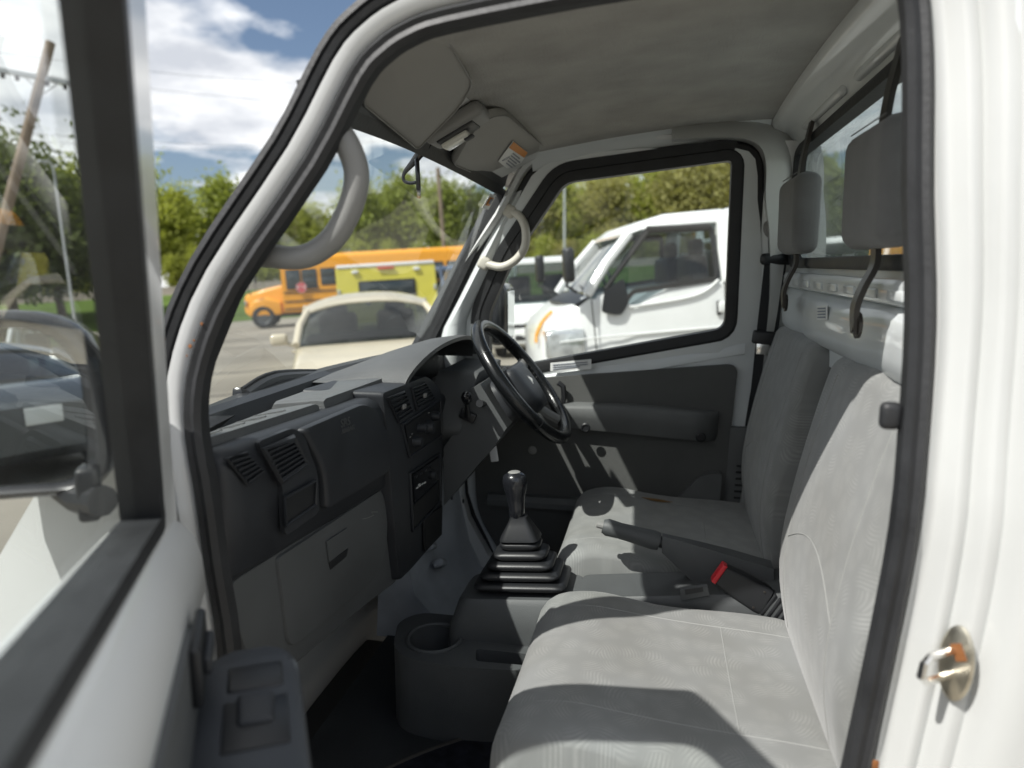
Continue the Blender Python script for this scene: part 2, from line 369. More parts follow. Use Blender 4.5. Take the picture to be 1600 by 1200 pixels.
for s in (-1, 1):
    AP = AP_N if s < 0 else AP_F; FRONT = smooth2(AP[2:20], 3); REAR = smooth2(AP[16:28], 4)
    SW('door_seal', APn if s < 0 else APs, bulb, s, .025, 'rubber', closed=True, label='black rubber seal around the open passenger doorway' if s < 0 else 'black rubber seal around the driver door opening')
    SW('pillar_frame', FRONT, [(.016, -.030), (.013, -.012), (.016, .004), (.024, .012), (.034, .014), (.038, .004), (.056, .002), (.061, -.010), (.060, -.035), (.04, -.045)] if s < 0 else [(.016, -.030), (.013, -.012), (.016, .004), (.024, .012), (.030, .010), (.034, -.004), (.034, -.03), (.026, -.04)], s, .025, 'white_paint')
    if s < 0: SW('gutter_seal', smooth2(AP[7:19], 4), [(.037, .002), (.038, .016), (.045, .019), (.047, .012), (.050, .019), (.058, .017), (.060, .004), (.055, .001)], s, .025, 'rubber')
    SW('rear_pillar', REAR, [(.010, -.075), (.012, -.006), (.018, .004), (.026, -.002), (.034, .000), (.042, .014), (.050, .016), (.058, .012), (.066, .028), (.074, .032), (.084, .029), (.094, .045), (.104, .054), (.125, .057), (.16, .054), (.16, .02), (.06, -.05)], s, .025, 'pillar_paint', ang=70)
    for v in bpy.data.objects[[o.name for o in COL.objects if o.name.startswith('rear_pillar')][-1]].data.vertices:
        k_ = mnoise.noise(V((v.co.x * 7, v.co.y * 9, v.co.z * 3.1 + 4))); v.co.x += .006 * k_; v.co.y += .004 * k_; v.co.z = min(v.co.z, 1.172 + .02 * (v.co.z - 1.172))
    SW('door_sill', AP[-3:] + [(.1, -.118), (.25, -.118)] + AP[:4], [(.012, -.05), (.012, .0), (.03, .012), (.07, .03), (.09, .03), (.09, -.05)], s, .025, 'white_paint')
# striker on the rear pillar
st = U(1490, 1035, 'x', -.665)
bm = B(); Ms = along(st + V((0, -.004, 0)), (-.62, .78, .05)); lathe(bm, [(.0, 0), (.034, 0), (.037, .002), (.037, .004), (.033, .006), (0, .006)], 24, Ms @ Matrix.Scale(.50, 4, (1, 0, 0)) @ Matrix.Scale(1.12, 4, (0, 1, 0)))
strk = obj('striker_plate', bm, 'zinc', truck, label='round metal striker plate with rust on the near rear pillar')
bm = B(); tube(bm, [Ms @ V(p) for p in [(-.004, .013, 0), (-.004, .013, .042), (-.003, .008, .052), (-.003, -.005, .055), (-.004, -.013, .045), (-.004, -.013, 0)]], .0046, 8)
obj('striker_loop', bm, 'chrome', strk)
bm = B(); box(bm, (.003, .014, .0065), (.012, .018, .0012), .0005, 1, M=Ms, rot=(0, 0, .5)); obj('rust_mark', bm, 'rust', strk)
# latch stop on the near seal
c = US(1407, 650, -1, .03); bm = B(); box(bm, c + V((.0, .010, 0)), (.016, .022, .030), .007, 3); obj('rubber_stop', bm, 'rubber', truck)
for px, py, r_ in [(297, 541, .0028), (303, 532, .0016), (315, 506, .0022), (292, 556, .0014)]:
    bm = B(); lathe(bm, [(0, 0), (r_, 0), (r_ * .8, .0006), (0, .0008)], 9, along(US(px, py, -1, .010), (-1, .0, .1))); obj('rust_dot', bm, 'rust', truck)
bm = B(); box(bm, US(1352, 1192, -1, .0) + V((-.002, -.01, 0)), (.003, .007, .012), .0015, 2); obj('rust_spot', bm, 'rust', truck)

# ---- floor, front wall, roof
bm = B(); box(bm, (0, .15, -.145), (1.28, 1.0, .02)); obj('floor_pan', bm, 'rubber_floor', truck)
bm = B(); box(bm, (-.30, -.02, -.075), (.46, .44, .12), .02); box(bm, (.30, -.02, -.075), (.46, .44, .12), .02); obj('seat_box', bm, 'black_plastic', truck)
rings = []
prof = [(.30, -.128), (.42, -.125), (.50, -.10), (.575, -.02), (.60, .10), (.61, .25), (.60, .42), (.64, .42), (.68, -.14)]
for i in range(25):
    x = .20 + .43 * i / 24
    ring = []
    for k, (y, z) in enumerate(prof):
        bump = 0
        if x > .1: bump = -.018 * math.exp(-((x - .34) / .07) ** 2) * math.exp(-((z - .06) / .06) ** 2) - .012 * math.exp(-((x - .52) / .05) ** 2)
        ring.append((x, y + bump - (.05 * max(0, (x - .40)) / .23 if 2 < k < 7 else 0), z))
    rings.append(ring)
fw = obj('front_wall', loft(B(), rings), 'footwell_paint_shaded', truck, 50, label='scuffed painted metal wall of the driver footwell')
for k, (px, py) in enumerate([(672, 885), (700, 868)]):
    pass
bm = B()
for (x, z, w_, h_, a) in [(.30, .10, .035, .022, .3), (.335, .055, .05, .024, .35), (.36, .0, .06, .026, .4)]:
    box(bm, (x, .592 + (z - .1) * .35, z), (w_ * 1.4, .03, h_ * .8), .008, 3, rot=(-.35, a, .15))
obj('pressed_rib', bm, 'footwell_paint_shaded', fw, 60)
bm = B(); lathe(bm, [(0, 0), (.006, 0), (.006, .003), (0, .003)], 10, along(U(705, 778, 'y', .545), (0, -1, 0))); obj('bolt_hole', bm, 'black_plastic', fw)
bm = B(); lathe(bm, [(0, 0), (.006, 0), (.006, .003), (0, .003)], 10, along(U(723, 783, 'y', .53), (0, -1, 0))); obj('bolt_hole', bm, 'black_plastic', fw)

def roof_z(x, y): return 1.168 - .062 * max(0, (y + .25) / .57) ** 1.6 - .022 * (x / .55) ** 2
bm = B(); rings = []
for j in range(21):
    y = -.262 + .70 * j / 20; wk = .565 - .075 * max(0, (y - .22) / .218) ** 1.5
    rings.append([(x, y, roof_z(x, y)) for x in [-wk + 2 * wk * i / 24 for i in range(25)]] + [(x, y, roof_z(x, y) + .012) for x in [wk - 2 * wk * i / 24 for i in range(25)]])
hl = obj('headliner', loft(bm, rings), 'headliner', truck, 50, label='stained grey cloth headliner')
def roof_o(x, t):
    e = V((x, .475 - .13 * x * x, 1.028 - .10 * x * x)); y = -.42 + (e.y + .006 + .42) * t
    z = roof_z(x, y) + .046 - .10 * max(0, abs(x) - .50); k = max(0, (t - .72) / .28) ** 1.6
    return y, z * (1 - k) + (e.z + .016) * k
bm = B(); rings = []
for j in range(21):
    up = []; dn = []
    for i in range(25):
        x = (-.578 + 1.156 * i / 24) * (1 - .13 * (j / 20) ** 4); y, z = roof_o(x, j / 20); up.append((x, y, z)); dn.append((x, y, z - .012))
    rings.append(up + dn[::-1])
obj('roof', loft(bm, rings), 'white_paint', truck, 50)
# headliner edge rails
for s in (1,):
    pts = [V((s * .532, y, roof_z(.532, y) - .004)) for y in [-.26 + .60 * k / 10 for k in range(11)]]
    obj('roof_rail', loft(B(), [[p + V(q) for q in [(-s * .02, 0, .004), (0, 0, -.006), (s * .02, 0, -.03), (s * .036, 0, -.04), (s * .036, 0, .03), (-s * .02, 0, .03)]] for p in pts]), 'inner_paint', truck, 50)

# ---- windscreen, header, pillars
WT = lambda x: V((x, .475 - .13 * x * x, 1.028 - .10 * x * x))
WB = lambda x: V((x, .745 - .26 * x * x, .540 + .02 * x * x))
bm = B(); loft(bm, [[WB(x).lerp(WT(x), t) + V((0, o, 0)) for x in [-.565 + 1.13 * i / 16 for i in range(17)]] for o, t in [(0, 0), (0, .25), (0, .5), (0, .75), (0, 1)]], closed=False, caps=False)
wsg = obj('windscreen', bm, 'windshield_glass', truck, label='dusty laminated windscreen')
def wpath(k): return [WB(-.575 + 1.15 * i / 16) for i in range(17)] if k == 0 else [WT(-.575 + 1.15 * i / 16) for i in range(17)]
loop = wpath(0) + [WB(.58).lerp(WT(.575), t) for t in (.2, .4, .6, .8)] + wpath(1)[::-1] + [WB(-.58).lerp(WT(-.575), 1 - t) for t in (.2, .4, .6, .8)]
bm = B(); n = len(loop); cen = WB(0).lerp(WT(0), .5); rings = []
nrm = (WT(0) - WB(0)).cross(V((1, 0, 0))).normalized()
for i in range(n):
    p = loop[i]; t = (loop[(i + 1) % n] - loop[i - 1]).normalized(); u = t.cross(nrm).normalized()
    if u.dot(p - cen) < 0: u = -u
    rings.append([p + u * a + nrm * b for a, b in [(-.012, -.012), (.014, -.012), (.016, .012), (-.012, .012)]])
loft(bm, rings, loop=True); obj('windscreen_seal', bm, 'rubber', wsg)
# dark header below the glass top edge
bm = B(); loft(bm, [[WT(x) + V(q) for q in [(0, -.004, -.008), (0, -.022, .012), (0, -.03, .04), (0, .02, .03), (0, .012, -.006)]] for x in [-.55 + 1.1 * i / 14 for i in range(15)]]); obj('header_trim', bm, 'dark_plastic', truck)
# inspection sticker at the top corner of the glass
def quad3(px4, f, th=.0015):
    pts = [f(*p) for p in px4]; nn = (pts[1] - pts[0]).cross(pts[3] - pts[0]).normalized()
    if nn.dot(CT - pts[0]) < 0: nn = -nn
    return pts, nn
def decal(name, px4, f, m, parent, lift=.0015, th=.0008, label=None):
    pts, nn = quad3(px4, f); bm = B(); loft(bm, [[p + nn * lift for p in pts], [p + nn * (lift + th) for p in pts]]); return obj(name, bm, m, parent, label=label)
wf = lambda px, py: UP(px, py, WB(.53) + V((0, -.006, 0)), (WT(.53) - WB(.53)).cross(WT(.545) - WT(.515)))
stk = decal('inspection_sticker', [(752, 324), (765, 302), (774, 305), (762, 327)], wf, 'paper_white', wsg, label='small square sticker in the corner of the windscreen')
decal('sticker_print', [(757, 320), (764, 307), (770, 309), (763, 321)], wf, 'orange_print', stk, lift=.003)
decal('sticker_digit', [(761, 317), (765, 309), (768, 310), (764, 318)], wf, 'paper_print', stk, lift=.0045)

# far pillar trim, a tapering box between windscreen and driver door
L1 = [(799, 304), (778, 344), (746, 408), (716, 468), (692, 512), (684, 556)]
L2 = [(838, 290), (812, 340), (780, 402), (750, 458), (730, 500), (724, 560)]
def pillar(sgn):
    rings = []
    for a, b in zip(L1, L2):
        p = U(*a, 'x', .575); q = U(*b, 'x', .60)
        ring = [p, p.lerp(q, .3) + V((-.022, -.004, 0)), p.lerp(q, .75) + V((-.018, -.006, 0)), q, q + V((.03, .01, 0)), p + V((.05, .02, 0))]
        rings.append([V((r.x * sgn, r.y, r.z)) for r in ring])
    # carry on below the dashboard
    last = rings[-1]; rings.append([r + V((0, .0, -.45)) for r in last])
    return obj('pillar_trim', loft(B(), rings), 'inner_paint', truck, 60)
pillar(1)
rings = []
for a, b in zip([(776, 303), (752, 346), (703, 440), (676, 490), (650, 540)], [(801, 308), (779, 346), (732, 440), (706, 492), (682, 545)]):
    p = U(*a, 'x', .575); q = U(*b, 'x', .580); rings.append([p, q + V((-.004, 0, 0)), q + V((.02, .02, 0)), p + V((.02, .02, 0))])
obj('pillar_seal', loft(B(), rings), 'rubber', wsg)

def grab(name, px, x, r, m, label, ends, flat=1.0):
    P = smooth_path([U(a, b, 'x', x + d) for a, b, d in px], 6)
    bm = B(); n = len(P); rr = [r * (1.0 if 2 < i < n - 3 else 1.12) for i in range(n)]
    tube(bm, P, rr, 12, flat=flat)
    o = obj(name, bm, m, truck, 60, label)
    for e in ends:
        bm = B(); p = P[0] if e == 0 else P[-1]; box(bm, p, (.03, .034, .036), .009, 3, rot=(.5, 0, 0)); obj('mount', bm, m, o)
    return o
grab('grab_handle', [(797, 330, .0), (812, 338, -.012), (821, 358, -.018), (820, 385, -.018), (806, 406, -.018), (783, 417, -.014), (757, 411, .0)], .57, .0115, 'cream_plastic', 'cream grab handle on the far windscreen pillar', (0, 1))
grab('grab_handle', [(508, 200, .012), (534, 212, .0), (556, 262, .006), (552, 310, .006), (528, 362, .006), (498, 391, .006), (465, 403, .0), (425, 400, .0), (385, 396, .01)], -.565, .0158, 'handle_grey', 'thick grey grab handle on the near windscreen pillar', ())

# ---- visors, lamp, inside mirror
VP0 = V((0, .452, 1.030)); VN = V((0, .52, 1)).normalized()
def visor(px, r, label, hinge):
    P = [UP(a, b, VP0, VN) for a, b in px]
    e1 = V((1, 0, 0)); e2 = VN.cross(e1).normalized()
    P2 = [((p - VP0).dot(e1), (p - VP0).dot(e2)) for p in P]
    sh = rnd(P2, r, 5); cx = sum(p[0] for p in sh) / len(sh); cy = sum(p[1] for p in sh) / len(sh)
    f = lambda u, v, t: VP0 + e1 * u + e2 * v + VN * t
    rings = []
    for t, k in [(-.004, .955), (-.010, .975), (-.012, 1.0), (-.006, 1.012), (.002, 1.012), (.006, .99)]:
        rings.append([f(cx + (p[0] - cx) * k, cy + (p[1] - cy) * k, t - (0.0 if k > .96 else .007)) for p in sh])
    o = obj('sun_visor', loft(B(), rings), 'visor_vinyl', truck, 40, label)
    edge = [f(p[0], p[1], -.0115) for p in sh]
    bm = B(); tube(bm, [f(cx + (p[0] - cx) * .985, cy + (p[1] - cy) * .985, -.0125) for p in sh], .0012, 6, closed=True); obj('piping', bm, 'handle_grey', o)
    bm = B(); h = f(*hinge, -.006); lathe(bm, [(0, -.01), (.009, -.01), (.010, -.002), (.008, .006), (0, .008)], 14, along(h, (-1, 0, 0))); obj('hinge_clip', bm, 'handle_grey', o)
    return o, f
v1, f1 = visor([(560, 152), (648, 226), (712, 160), (735, 120), (688, 40), (590, 40)], [.02, .02, .03, .03, .02, .02], 'large plain grey sun visor nearest the camera', (-.505, -.02))
v2, f2 = visor([(704, 250), (798, 291), (858, 231), (786, 170), (756, 174), (728, 205)], [.025, .02, .02, .03, .03, .02], 'grey sun visor with a printed warning label on the far side', (.45, -.012))
vf = lambda px, py: UP(px, py, VP0 - VN * .0125, VN)
lab = decal('warning_label', [(778, 251), (801, 219), (824, 237), (803, 271)], vf, 'paper_white', v2, label='white warning label with an orange heading')
decal('label_heading', [(794.5, 229), (801.5, 219.5), (823.5, 236.5), (818, 244.5)], vf, 'orange_print', lab, lift=.003)
for k in range(5):
    a = .36 + k * .115
    q = lambda s_, t_: (778 + (801 - 778) * (1 - t_) + (803 - 778) * 0 + s_ * 0, 0)
    A = V((801, 219)).lerp(V((778, 251)), a); Bq = V((824, 237)).lerp(V((803, 271)), a)
    p = A.lerp(Bq, .34); r_ = A.lerp(Bq, .92 if k % 2 else .80); dn = (V((778, 251)) - V((801, 219))) * .045
    decal('label_text', [tuple(p), tuple(r_), tuple(r_ + dn), tuple(p + dn)], vf, 'paper_print', lab, lift=.003)
bm = B(); cc = vf(790.5, 246); tube(bm, [cc + V((math.cos(t) * .006, math.sin(t) * .009, -.52 * math.sin(t) * .009 - .003)) for t in [k * math.pi / 8 for k in range(16)]], .0008, 5, closed=True); obj('label_symbol', bm, 'paper_print', lab)

lc = UP(708, 200, VP0 - VN * .0, VN)
e2v = VN.cross(V((1, 0, 0))).normalized()
Ml = basis(V((1, 0, 0)), e2v, VN, lc)
bm = B(); box(bm, (0, -.01, 0), (.085, .125, .030), .012, 3, M=Ml); rl = obj('room_lamp', bm, 'handle_grey', truck, label='small clear room lamp between the sun visors')
bm = B(); box(bm, (0, -.004, -.0155), (.066, .080, .006), .004, 2, M=Ml); obj('lamp_recess', bm, 'black_plastic', rl)
bm = B(); box(bm, (.008, .006, -.021), (.042, .058, .014), .006, 3, M=Ml); obj('lamp_lens', bm, 'clear_lens', rl)
bm = B(); box(bm, (.010, -.018, -.029), (.020, .020, .006), .003, 2, M=Ml); obj('lamp_switch', bm, 'dark_plastic', rl)

bm = B(); P = smooth_path([U(671, 208, 'x', .02), U(664, 228, 'x', .02), U(647, 252, 'x', .02), U(632, 270, 'x', .02), U(631, 282, 'x', .02), U(640, 286, 'x', .02), U(650, 285, 'x', .02)], 5)
tube(bm, P, [.014 - .0105 * min(1, i / 16) for i in range(len(P))], 10); rm = obj('inside_mirror', bm, 'gloss_black', truck, label='inside mirror seen edge-on below its black arm')
mc = U(653, 281, 'x', .02); vd = (mc - CT).normalized(); mn = V((vd.y, -vd.x, .04)).normalized()
Mm = along(mc + vd * .03, mn); bm = B(); box(bm, (0, 0, 0), (.19, .062, .009), .004, 2, M=Mm @ Matrix.Rotation(0, 4, 'Z')); obj('mirror_shell', bm, 'gloss_black', rm)

# ---- rear bulkhead and window
YB = -.335
win = [(x, z) for x, z in [(-.54, .80), (.54, .80), (.54, 1.075), (-.54, 1.085)]]
wlp = rnd(win, .05, 6)
outl = rnd([(-.64, .60), (.64, .60), (.60, 1.10), (.56, 1.145), (-.56, 1.145), (-.60, 1.10)], [0, 0, .03, .03, .03, .03], 4)
bm = B(); plate(bm, [outl, wlp], lambda u, v, t: V((u, YB - t, v)), 0, .03)
bh = obj('rear_wall', bm, 'inner_paint', truck, label='white painted rear wall of the cab with a wide window')
# soft header above the window
bm = B(); loft(bm, [[V((x, y, z - .022 * (x / .55) ** 2)) for y, z in [(-.262, 1.162), (-.268, 1.148), (-.300, 1.140), (-.312, 1.128), (-.325, 1.118), (-.332, 1.100), (-.36, 1.10), (-.36, 1.19), (-.262, 1.185)]] for x in [-.60 + 1.2 * i / 16 for i in range(17)]])
obj('rear_header', bm, 'inner_paint', truck, 60)
for (x0, x1) in [(-.42, -.05), (.05, .42)]:
    bm = B(); box(bm, ((x0 + x1) / 2, -.322, 1.115), (x1 - x0, .016, .022), .007, 3, rot=(.5, 0, 0)); obj('pressed_rib', bm, 'inner_paint', bh, 60)
bm = B(); sweep(bm, [V((x, YB, z)) for x, z in wlp], [(-.010, -.012), (-.010, .012), (-.002, .016), (.012, .014), (.014, -.012)], (0, 1, 0)); 
obj('rear_window_seal', bm, 'rubber', bh)
bm = B(); plate(bm, [wlp], lambda u, v, t: V((u, YB - .012 - t, v)), 0, .004); obj('rear_window', bm, 'rear_glass', bh, label='streaky rear window behind the head restraints')
# ledge and bulged panel below the window
bm = B(); loft(bm, [[V((x, y, z)) for y, z in [(YB - .02, .778), (-.318, .778), (-.314, .770), (-.316, .745), (-.322, .742), (YB - .02, .742)]] for x in [-.60, -.3, 0, .3, .60]]); lg = obj('window_ledge', bm, 'inner_paint', bh, 50)
for k in range(9):
    bm = B(); box(bm, (-.50 + k * .125, -.3135, .757), (.07, .004, .014), .002, 2); obj('pressed_panel', bm, 'inner_paint', bh)
xs = [-.62, -.57, -.54] + [-.5 + .1 * k for k in range(11)] + [.54, .57, .62]
rings = []
for x in xs:
    e = 1.0 if -.63 < x < .53 else (.55 if abs(x) < .56 else 0.0)
    dpt = .024 * e
    # round recesses where the head restraint straps are bolted
    for hx in (-.31, .32): dpt -= .014 * e * max(0.0, 1 - (abs(x - hx) / .085) ** 2) if abs(x - hx) < .085 else 0
    rings.append([V((x, YB + q * dpt + .004, z)) for q, z in [(0, .742), (.45, .735), (.85, .722), (1.0, .705), (1.0, .672), (.92, .655), (.5, .640), (.0, .634)]] + [V((x, YB - .03, .634)), V((x, YB - .03, .742))])
obj('bulged_panel', loft(B(), rings), 'inner_paint', bh, 60)
bm = B(); loft(bm, [[V((x, y, z)) for y, z in [(YB, .640), (-.385, .62), (-.40, .58), (-.41, -.14), (-.43, -.14), (-.43, .64)]] for x in (-.64, 0, .64)]); obj('lower_rear_wall', bm, 'inner_paint', bh, 50)
decal('build_plate', [(1277, 478), (1293, 477), (1293, 500), (1277, 500)], lambda a, b: U(a, b, 'y', YB + .030), 'paper_white', bh, lift=.0)
for k in range(4): decal('plate_text', [(1279, 481 + k * 4.6), (1291, 480.6 + k * 4.6), (1291, 483 + k * 4.6), (1279, 483.4 + k * 4.6)], lambda a, b: U(a, b, 'y', YB + .030), 'paper_print', bh, lift=.0015)
# far rear pillar, from driver door to rear wall
bm = B(); loft(bm, [[V((side_x(z) - .045 + .0 * z, -.256, z)), V((side_x(z) - .060, -.285, z)), V((side_x(z) - .06, -.345, z)), V((side_x(z) + .02, -.36, z)), V((side_x(z) + .02, -.256, z))] for z in (-.14, .2, .5, .7, .9, 1.0, 1.10)]); obj('far_pillar', bm, 'inner_paint', truck, 60)

# ---- seats
CUSH = rnd([(.150, -.03), (.222, .06), (.205, .165), (.12, .185), (-.05, .165), (-.20, .158), (-.285, .15), (-.285, -.03)], [.03, .06, .05, .08, .08, .08, .03, .03], 4)
BACK = rnd([(-.258, .10), (-.226, .26), (-.248, .42), (-.282, .56), (-.305, .640), (-.345, .650), (-.385, .60), (-.385, .10)], [.02, .10, .08, .08, .02, .02, .03, .02], 4)
def seat(dx, label, side):
    x0, x1 = -.572 + dx, -.072 + dx
    midc = (x0 + x1) / 2
    def crown(x, q):
        e = (x - midc) / .25
        return (.010 * (abs(e) ** 2.5) - .004) if q.y > .12 else 0
    sh = -.032 if side < 0 else 0.0
    bm = B(); pillow(bm, [tuple(p) for p in CUSH], x0, x1, .045, shear=sh, mid=crown)
    cu = obj('seat', bm, 'seat_fabric', truck, 60, label)
    bm = B(); box(bm, (midc, -.03, .02), (.455, .43, .09), .03, 3); obj('cushion_side', bm, 'seat_side', cu)
    def surf(x, y):
        P = [tuple(p) for p in CUSH]; best = 0
        for i in range(len(P)):
            a, b = P[i], P[(i + 1) % len(P)]
            if (a[0] - y) * (b[0] - y) <= 0 and abs(a[0] - b[0]) > 1e-6:
                z = a[1] + (b[1] - a[1]) * (y - a[0]) / (b[0] - a[0]); best = max(best, z)
        return best + sh * (x - x0) + crown(x, V((0, best)))
    for xx in (x0 + .085, x1 - .085):
        bm = B(); tube(bm, [V((xx, y, surf(xx, y) + .0000)) for y in [.19 - .47 * k / 24 for k in range(25)]], .0010, 5); obj('seam', bm, 'seam_thread', cu)
    bm = B(); tube(bm, [V((x, -.13, surf(x, -.13) + .0000)) for x in [x0 + .085 + (x1 - x0 - .17) * k / 12 for k in range(13)]], .0010, 5); obj('seam', bm, 'seam_thread', cu)
    bm = B(); pillow(bm, [tuple(p) for p in BACK], x0 + .004, x1 - .004, .038)
    bk = obj('backrest', bm, 'backrest_fabric', cu, 60)
    def bsurf(z):
        P = [tuple(p) for p in BACK]; best = -9
        for i in range(len(P)):
            a, b = P[i], P[(i + 1) % len(P)]
            if (a[1] - z) * (b[1] - z) <= 0 and abs(a[1] - b[1]) > 1e-6: best = max(best, a[0] + (b[0] - a[0]) * (z - a[1]) / (b[1] - a[1]))
        return best
    for xx in (x0 + .085, x1 - .085):
        bm = B(); tube(bm, [V((xx, bsurf(z) + .0002, z)) for z in [.16 + .475 * k / 24 for k in range(25)]], .0010, 5); obj('seam', bm, 'seam_thread', cu)
    bm = B(); tube(bm, [V((x0 + .085 + (x1 - x0 - .17) * k / 16, bsurf(.33 + .05 * math.sin(math.pi * k / 16)) + .0002, .33 + .05 * math.sin(math.pi * k / 16))) for k in range(17)], .0010, 5); obj('seam', bm, 'seam_thread', cu)
    return cu, surf
s1, f_s1 = seat(0, 'sunlit grey velour passenger seat nearest the camera', -1)
s2, f_s2 = seat(.645, 'worn grey velour driver seat with a torn cushion edge', 1)
# torn edge of the driver cushion
bm = B(); tp = [U(1002 + 48 * k / 10, 803.5 + 4.5 * k / 10, 'x', .49) for k in range(11)]
tz = [V((p.x, p.y, f_s2(p.x, p.y))) for p in tp]
loft(bm, [[p + V((-.012 * math.sin(math.pi * k / 10), 0, .003)), p + V((0, 0, .0045)), p + V((.010 * math.sin(math.pi * k / 10), 0, .003))] for k, p in enumerate(tz)], closed=False, caps=False); obj('torn_edge', bm, 'brown_foam', s2)

def headrest(x0, x1, label, top, bot):
    bm = B(); box(bm, ((x0 + x1) / 2, -.3025, .906), (x1 - x0, .053, .170), .023, 4)
    t = bmesh.new(); t.from_mesh(bpy.data.meshes.new('e')); t.free()
    for v in bm.verts:
        k = (v.co.z - .82) / .2; v.co.x = (x0 + x1) / 2 + (v.co.x - (x0 + x1) / 2) * (1.0 - .16 * max(0, k - .75) * 4 * .6)
        v.co.y += .006 * math.sin(math.pi * min(max(k, 0), 1)) if v.co.y > -.30 else 0
    o = obj('head_restraint', bm, 'headrest_cloth', truck, 50, label)
    xm = (x0 + x1) / 2
    bm = B(); tube(bm, [V((x0 + .02 + (x1 - x0 - .04) * k / 10, -.2785, 0.990)) for k in range(11)], .001, 4); obj('seam', bm, 'headrest_cloth', o)
    def strap(name, pts, wd, th=.004):
        P = smooth_path(pts, 5); bm = B(); rings = []
        for i, p in enumerate(P):
            t = (P[min(i + 1, len(P) - 1)] - P[max(i - 1, 0)]).normalized(); nn = t.cross(V((1, 0, 0))).normalized()
            rings.append([p + V((a * wd / 2, 0, 0)) + nn * b for a, b in [(-1, -th), (1, -th), (1, th), (-1, th)]])
        loft(bm, rings); return obj(name, bm, 'steel_strap', o)
    strap('strap', [V((xm, -.300, .99)), V((xm, -.304, 1.03)), V((xm, -.314, 1.085)), V((xm, -.322, 1.125))], .030)
    strap('strap', [V((xm, -.300, .84)), V((xm, -.302, .80)), V((xm, -.288, .765)), V((xm, -.280, .735)), V((xm, -.283, .70))], .026)
    bm = B(); lathe(bm, [(0, 0), (.019, 0), (.020, .005), (.012, .006), (.009, .011), (0, .011)], 16, along((xm, -.288, .712), (0, 1, 0))); obj('bolt', bm, 'steel_strap', o)
    bm = B(); box(bm, (xm - .025, -.325, 1.122), (.035, .018, .03), .004, 2); obj('bracket', bm, 'inner_paint', o)
headrest(-.42, -.20, 'dark cloth head restraint of the passenger seat, nearest the camera', None, None)
headrest(.205, .435, 'dark cloth head restraint of the driver seat', None, None)

# ---- seat belt on the far pillar
bm = B(); box(bm, U(1213, 405, 'x', .545), (.022, .085, .030), .012, 3, rot=(0, 0, .3)); sb = obj('seat_belt', bm, 'black_plastic', truck, label='black seat belt hanging on the driver side pillar')
a = [U(1212, 408, 'x', .548), U(1206, 460, 'x', .552), U(1200, 510, 'x', .558), U(1193, 580, 'x', .566), U(1180, 700, 'x', .575)]
bm = B(); loft(bm, [[p + V(q) for q in [(0, .027, 0), (.0, -.027, 0), (.002, -.027, 0), (.002, .027, 0)]] for p in a]); obj('webbing', bm, 'webbing', sb)
bm = B(); box(bm, U(1196, 528, 'x', .548), (.018, .066, .035), .006, 3, rot=(.1, 0, 0)); obj('tongue', bm, 'black_plastic', sb)
bm = B(); box(bm, U(1192, 545, 'x', .546), (.006, .034, .030), .002, 2); obj('tongue_plate', bm, 'chrome', sb)
bm = B(); lathe(bm, [(0, 0), (.030, 0), (.032, .008), (.026, .016), (0, .018)], 20, along(U(1212, 356, 'x', .575), (-1, 0, 0))); obj('anchor_cover', bm, 'handle_grey', sb)
bm = B(); p0 = U(1212, 356, 'x', .572); p1 = U(1214, 405, 'x', .556); loft(bm, [[p + V(q) for q in [(0, .02, 0), (0, -.02, 0), (.003, -.02, 0), (.003, .02, 0)]] for p in (p0, p1)]); obj('webbing', bm, 'webbing', sb)
# slotted cover at the foot of the far pillar
a0 = U(1152, 668, 'x', .59); a1 = U(1140, 800, 'x', .60)
bm = B(); loft(bm, [[p + V(q) for q in [(-.004, .018, 0), (-.012, .0, 0), (-.012, -.05, 0), (.05, -.05, 0), (.05, .018, 0)]] for p in (a0, a1)]); pc = obj('pillar_cover', bm, 'armrest_vinyl', truck, 30, label='dark plastic cover with slots low on the far pillar')
for k in range(6):
    bm = B(); p = a0.lerp(a1, .43 + k * .075); box(bm, p + V((-.013, -.022, 0)), (.006, .034, .0055), .001, 1); obj('slot', bm, 'black_plastic', pc)
# ---- doors
HZ = (.6445, .6327)
HOLE = [yz(US(px, py, 1, .03)) for px, py in [(883, 284), (1145, 249), (1134, 514), (850, 565), (790, 575), (766, 572), (764, 490), (803, 402)]]
HR = [.03, .018, .035, .01, .02, .02, .03, .02]
hole_s = [(p.x, p.y) for p in rnd(HOLE, HR, 5)]
def inset2(pts, d):
    P = [V(p) for p in pts]; o = []; m = len(P)
    for i in range(m):
        t = (P[(i + 1) % m] - P[i - 1]).normalized(); nn = V((t.y, -t.x)); o.append(P[i] + nn * d)
    return [(p.x, p.y) for p in o]
ap_door = inset2(APs, -.006)                      # sits inside the seal
if sum((ap_door[i - 1][0] * ap_door[i][1] - ap_door[i][0] * ap_door[i - 1][1]) for i in range(len(ap_door))) > 0: pass
DO = ap_door[::2]; DO_F = DO; HOLE_F = hole_s
HOLE_N = rnd([(.175, 1.025), (-.17, 1.03), (-.17, .621), (.30, .555), (.425, .538)], [.04, .03, .04, .01, .012], 5)
def front_limit(y, z):                             # front edge of the open door's window frame
    return min(y, .516 - .49 * (z - .592)) if z > .55 else min(y, .60)
DO_N = [(front_limit(y, z), min(z, 1.06)) for y, z in inset2(APs, -.018)[::2]]
def belt_far(y):                                   # bottom edge of the window
    (y0, z0), (y1, z1) = HOLE[3], HOLE[2]; return z0 + (z1 - z0) * (y - y0) / (y1 - y0)
def belt_near(y): return .566 + (.223 - y) * .14
def side_n(z): return .66 - .07 * max(0, z - .55)
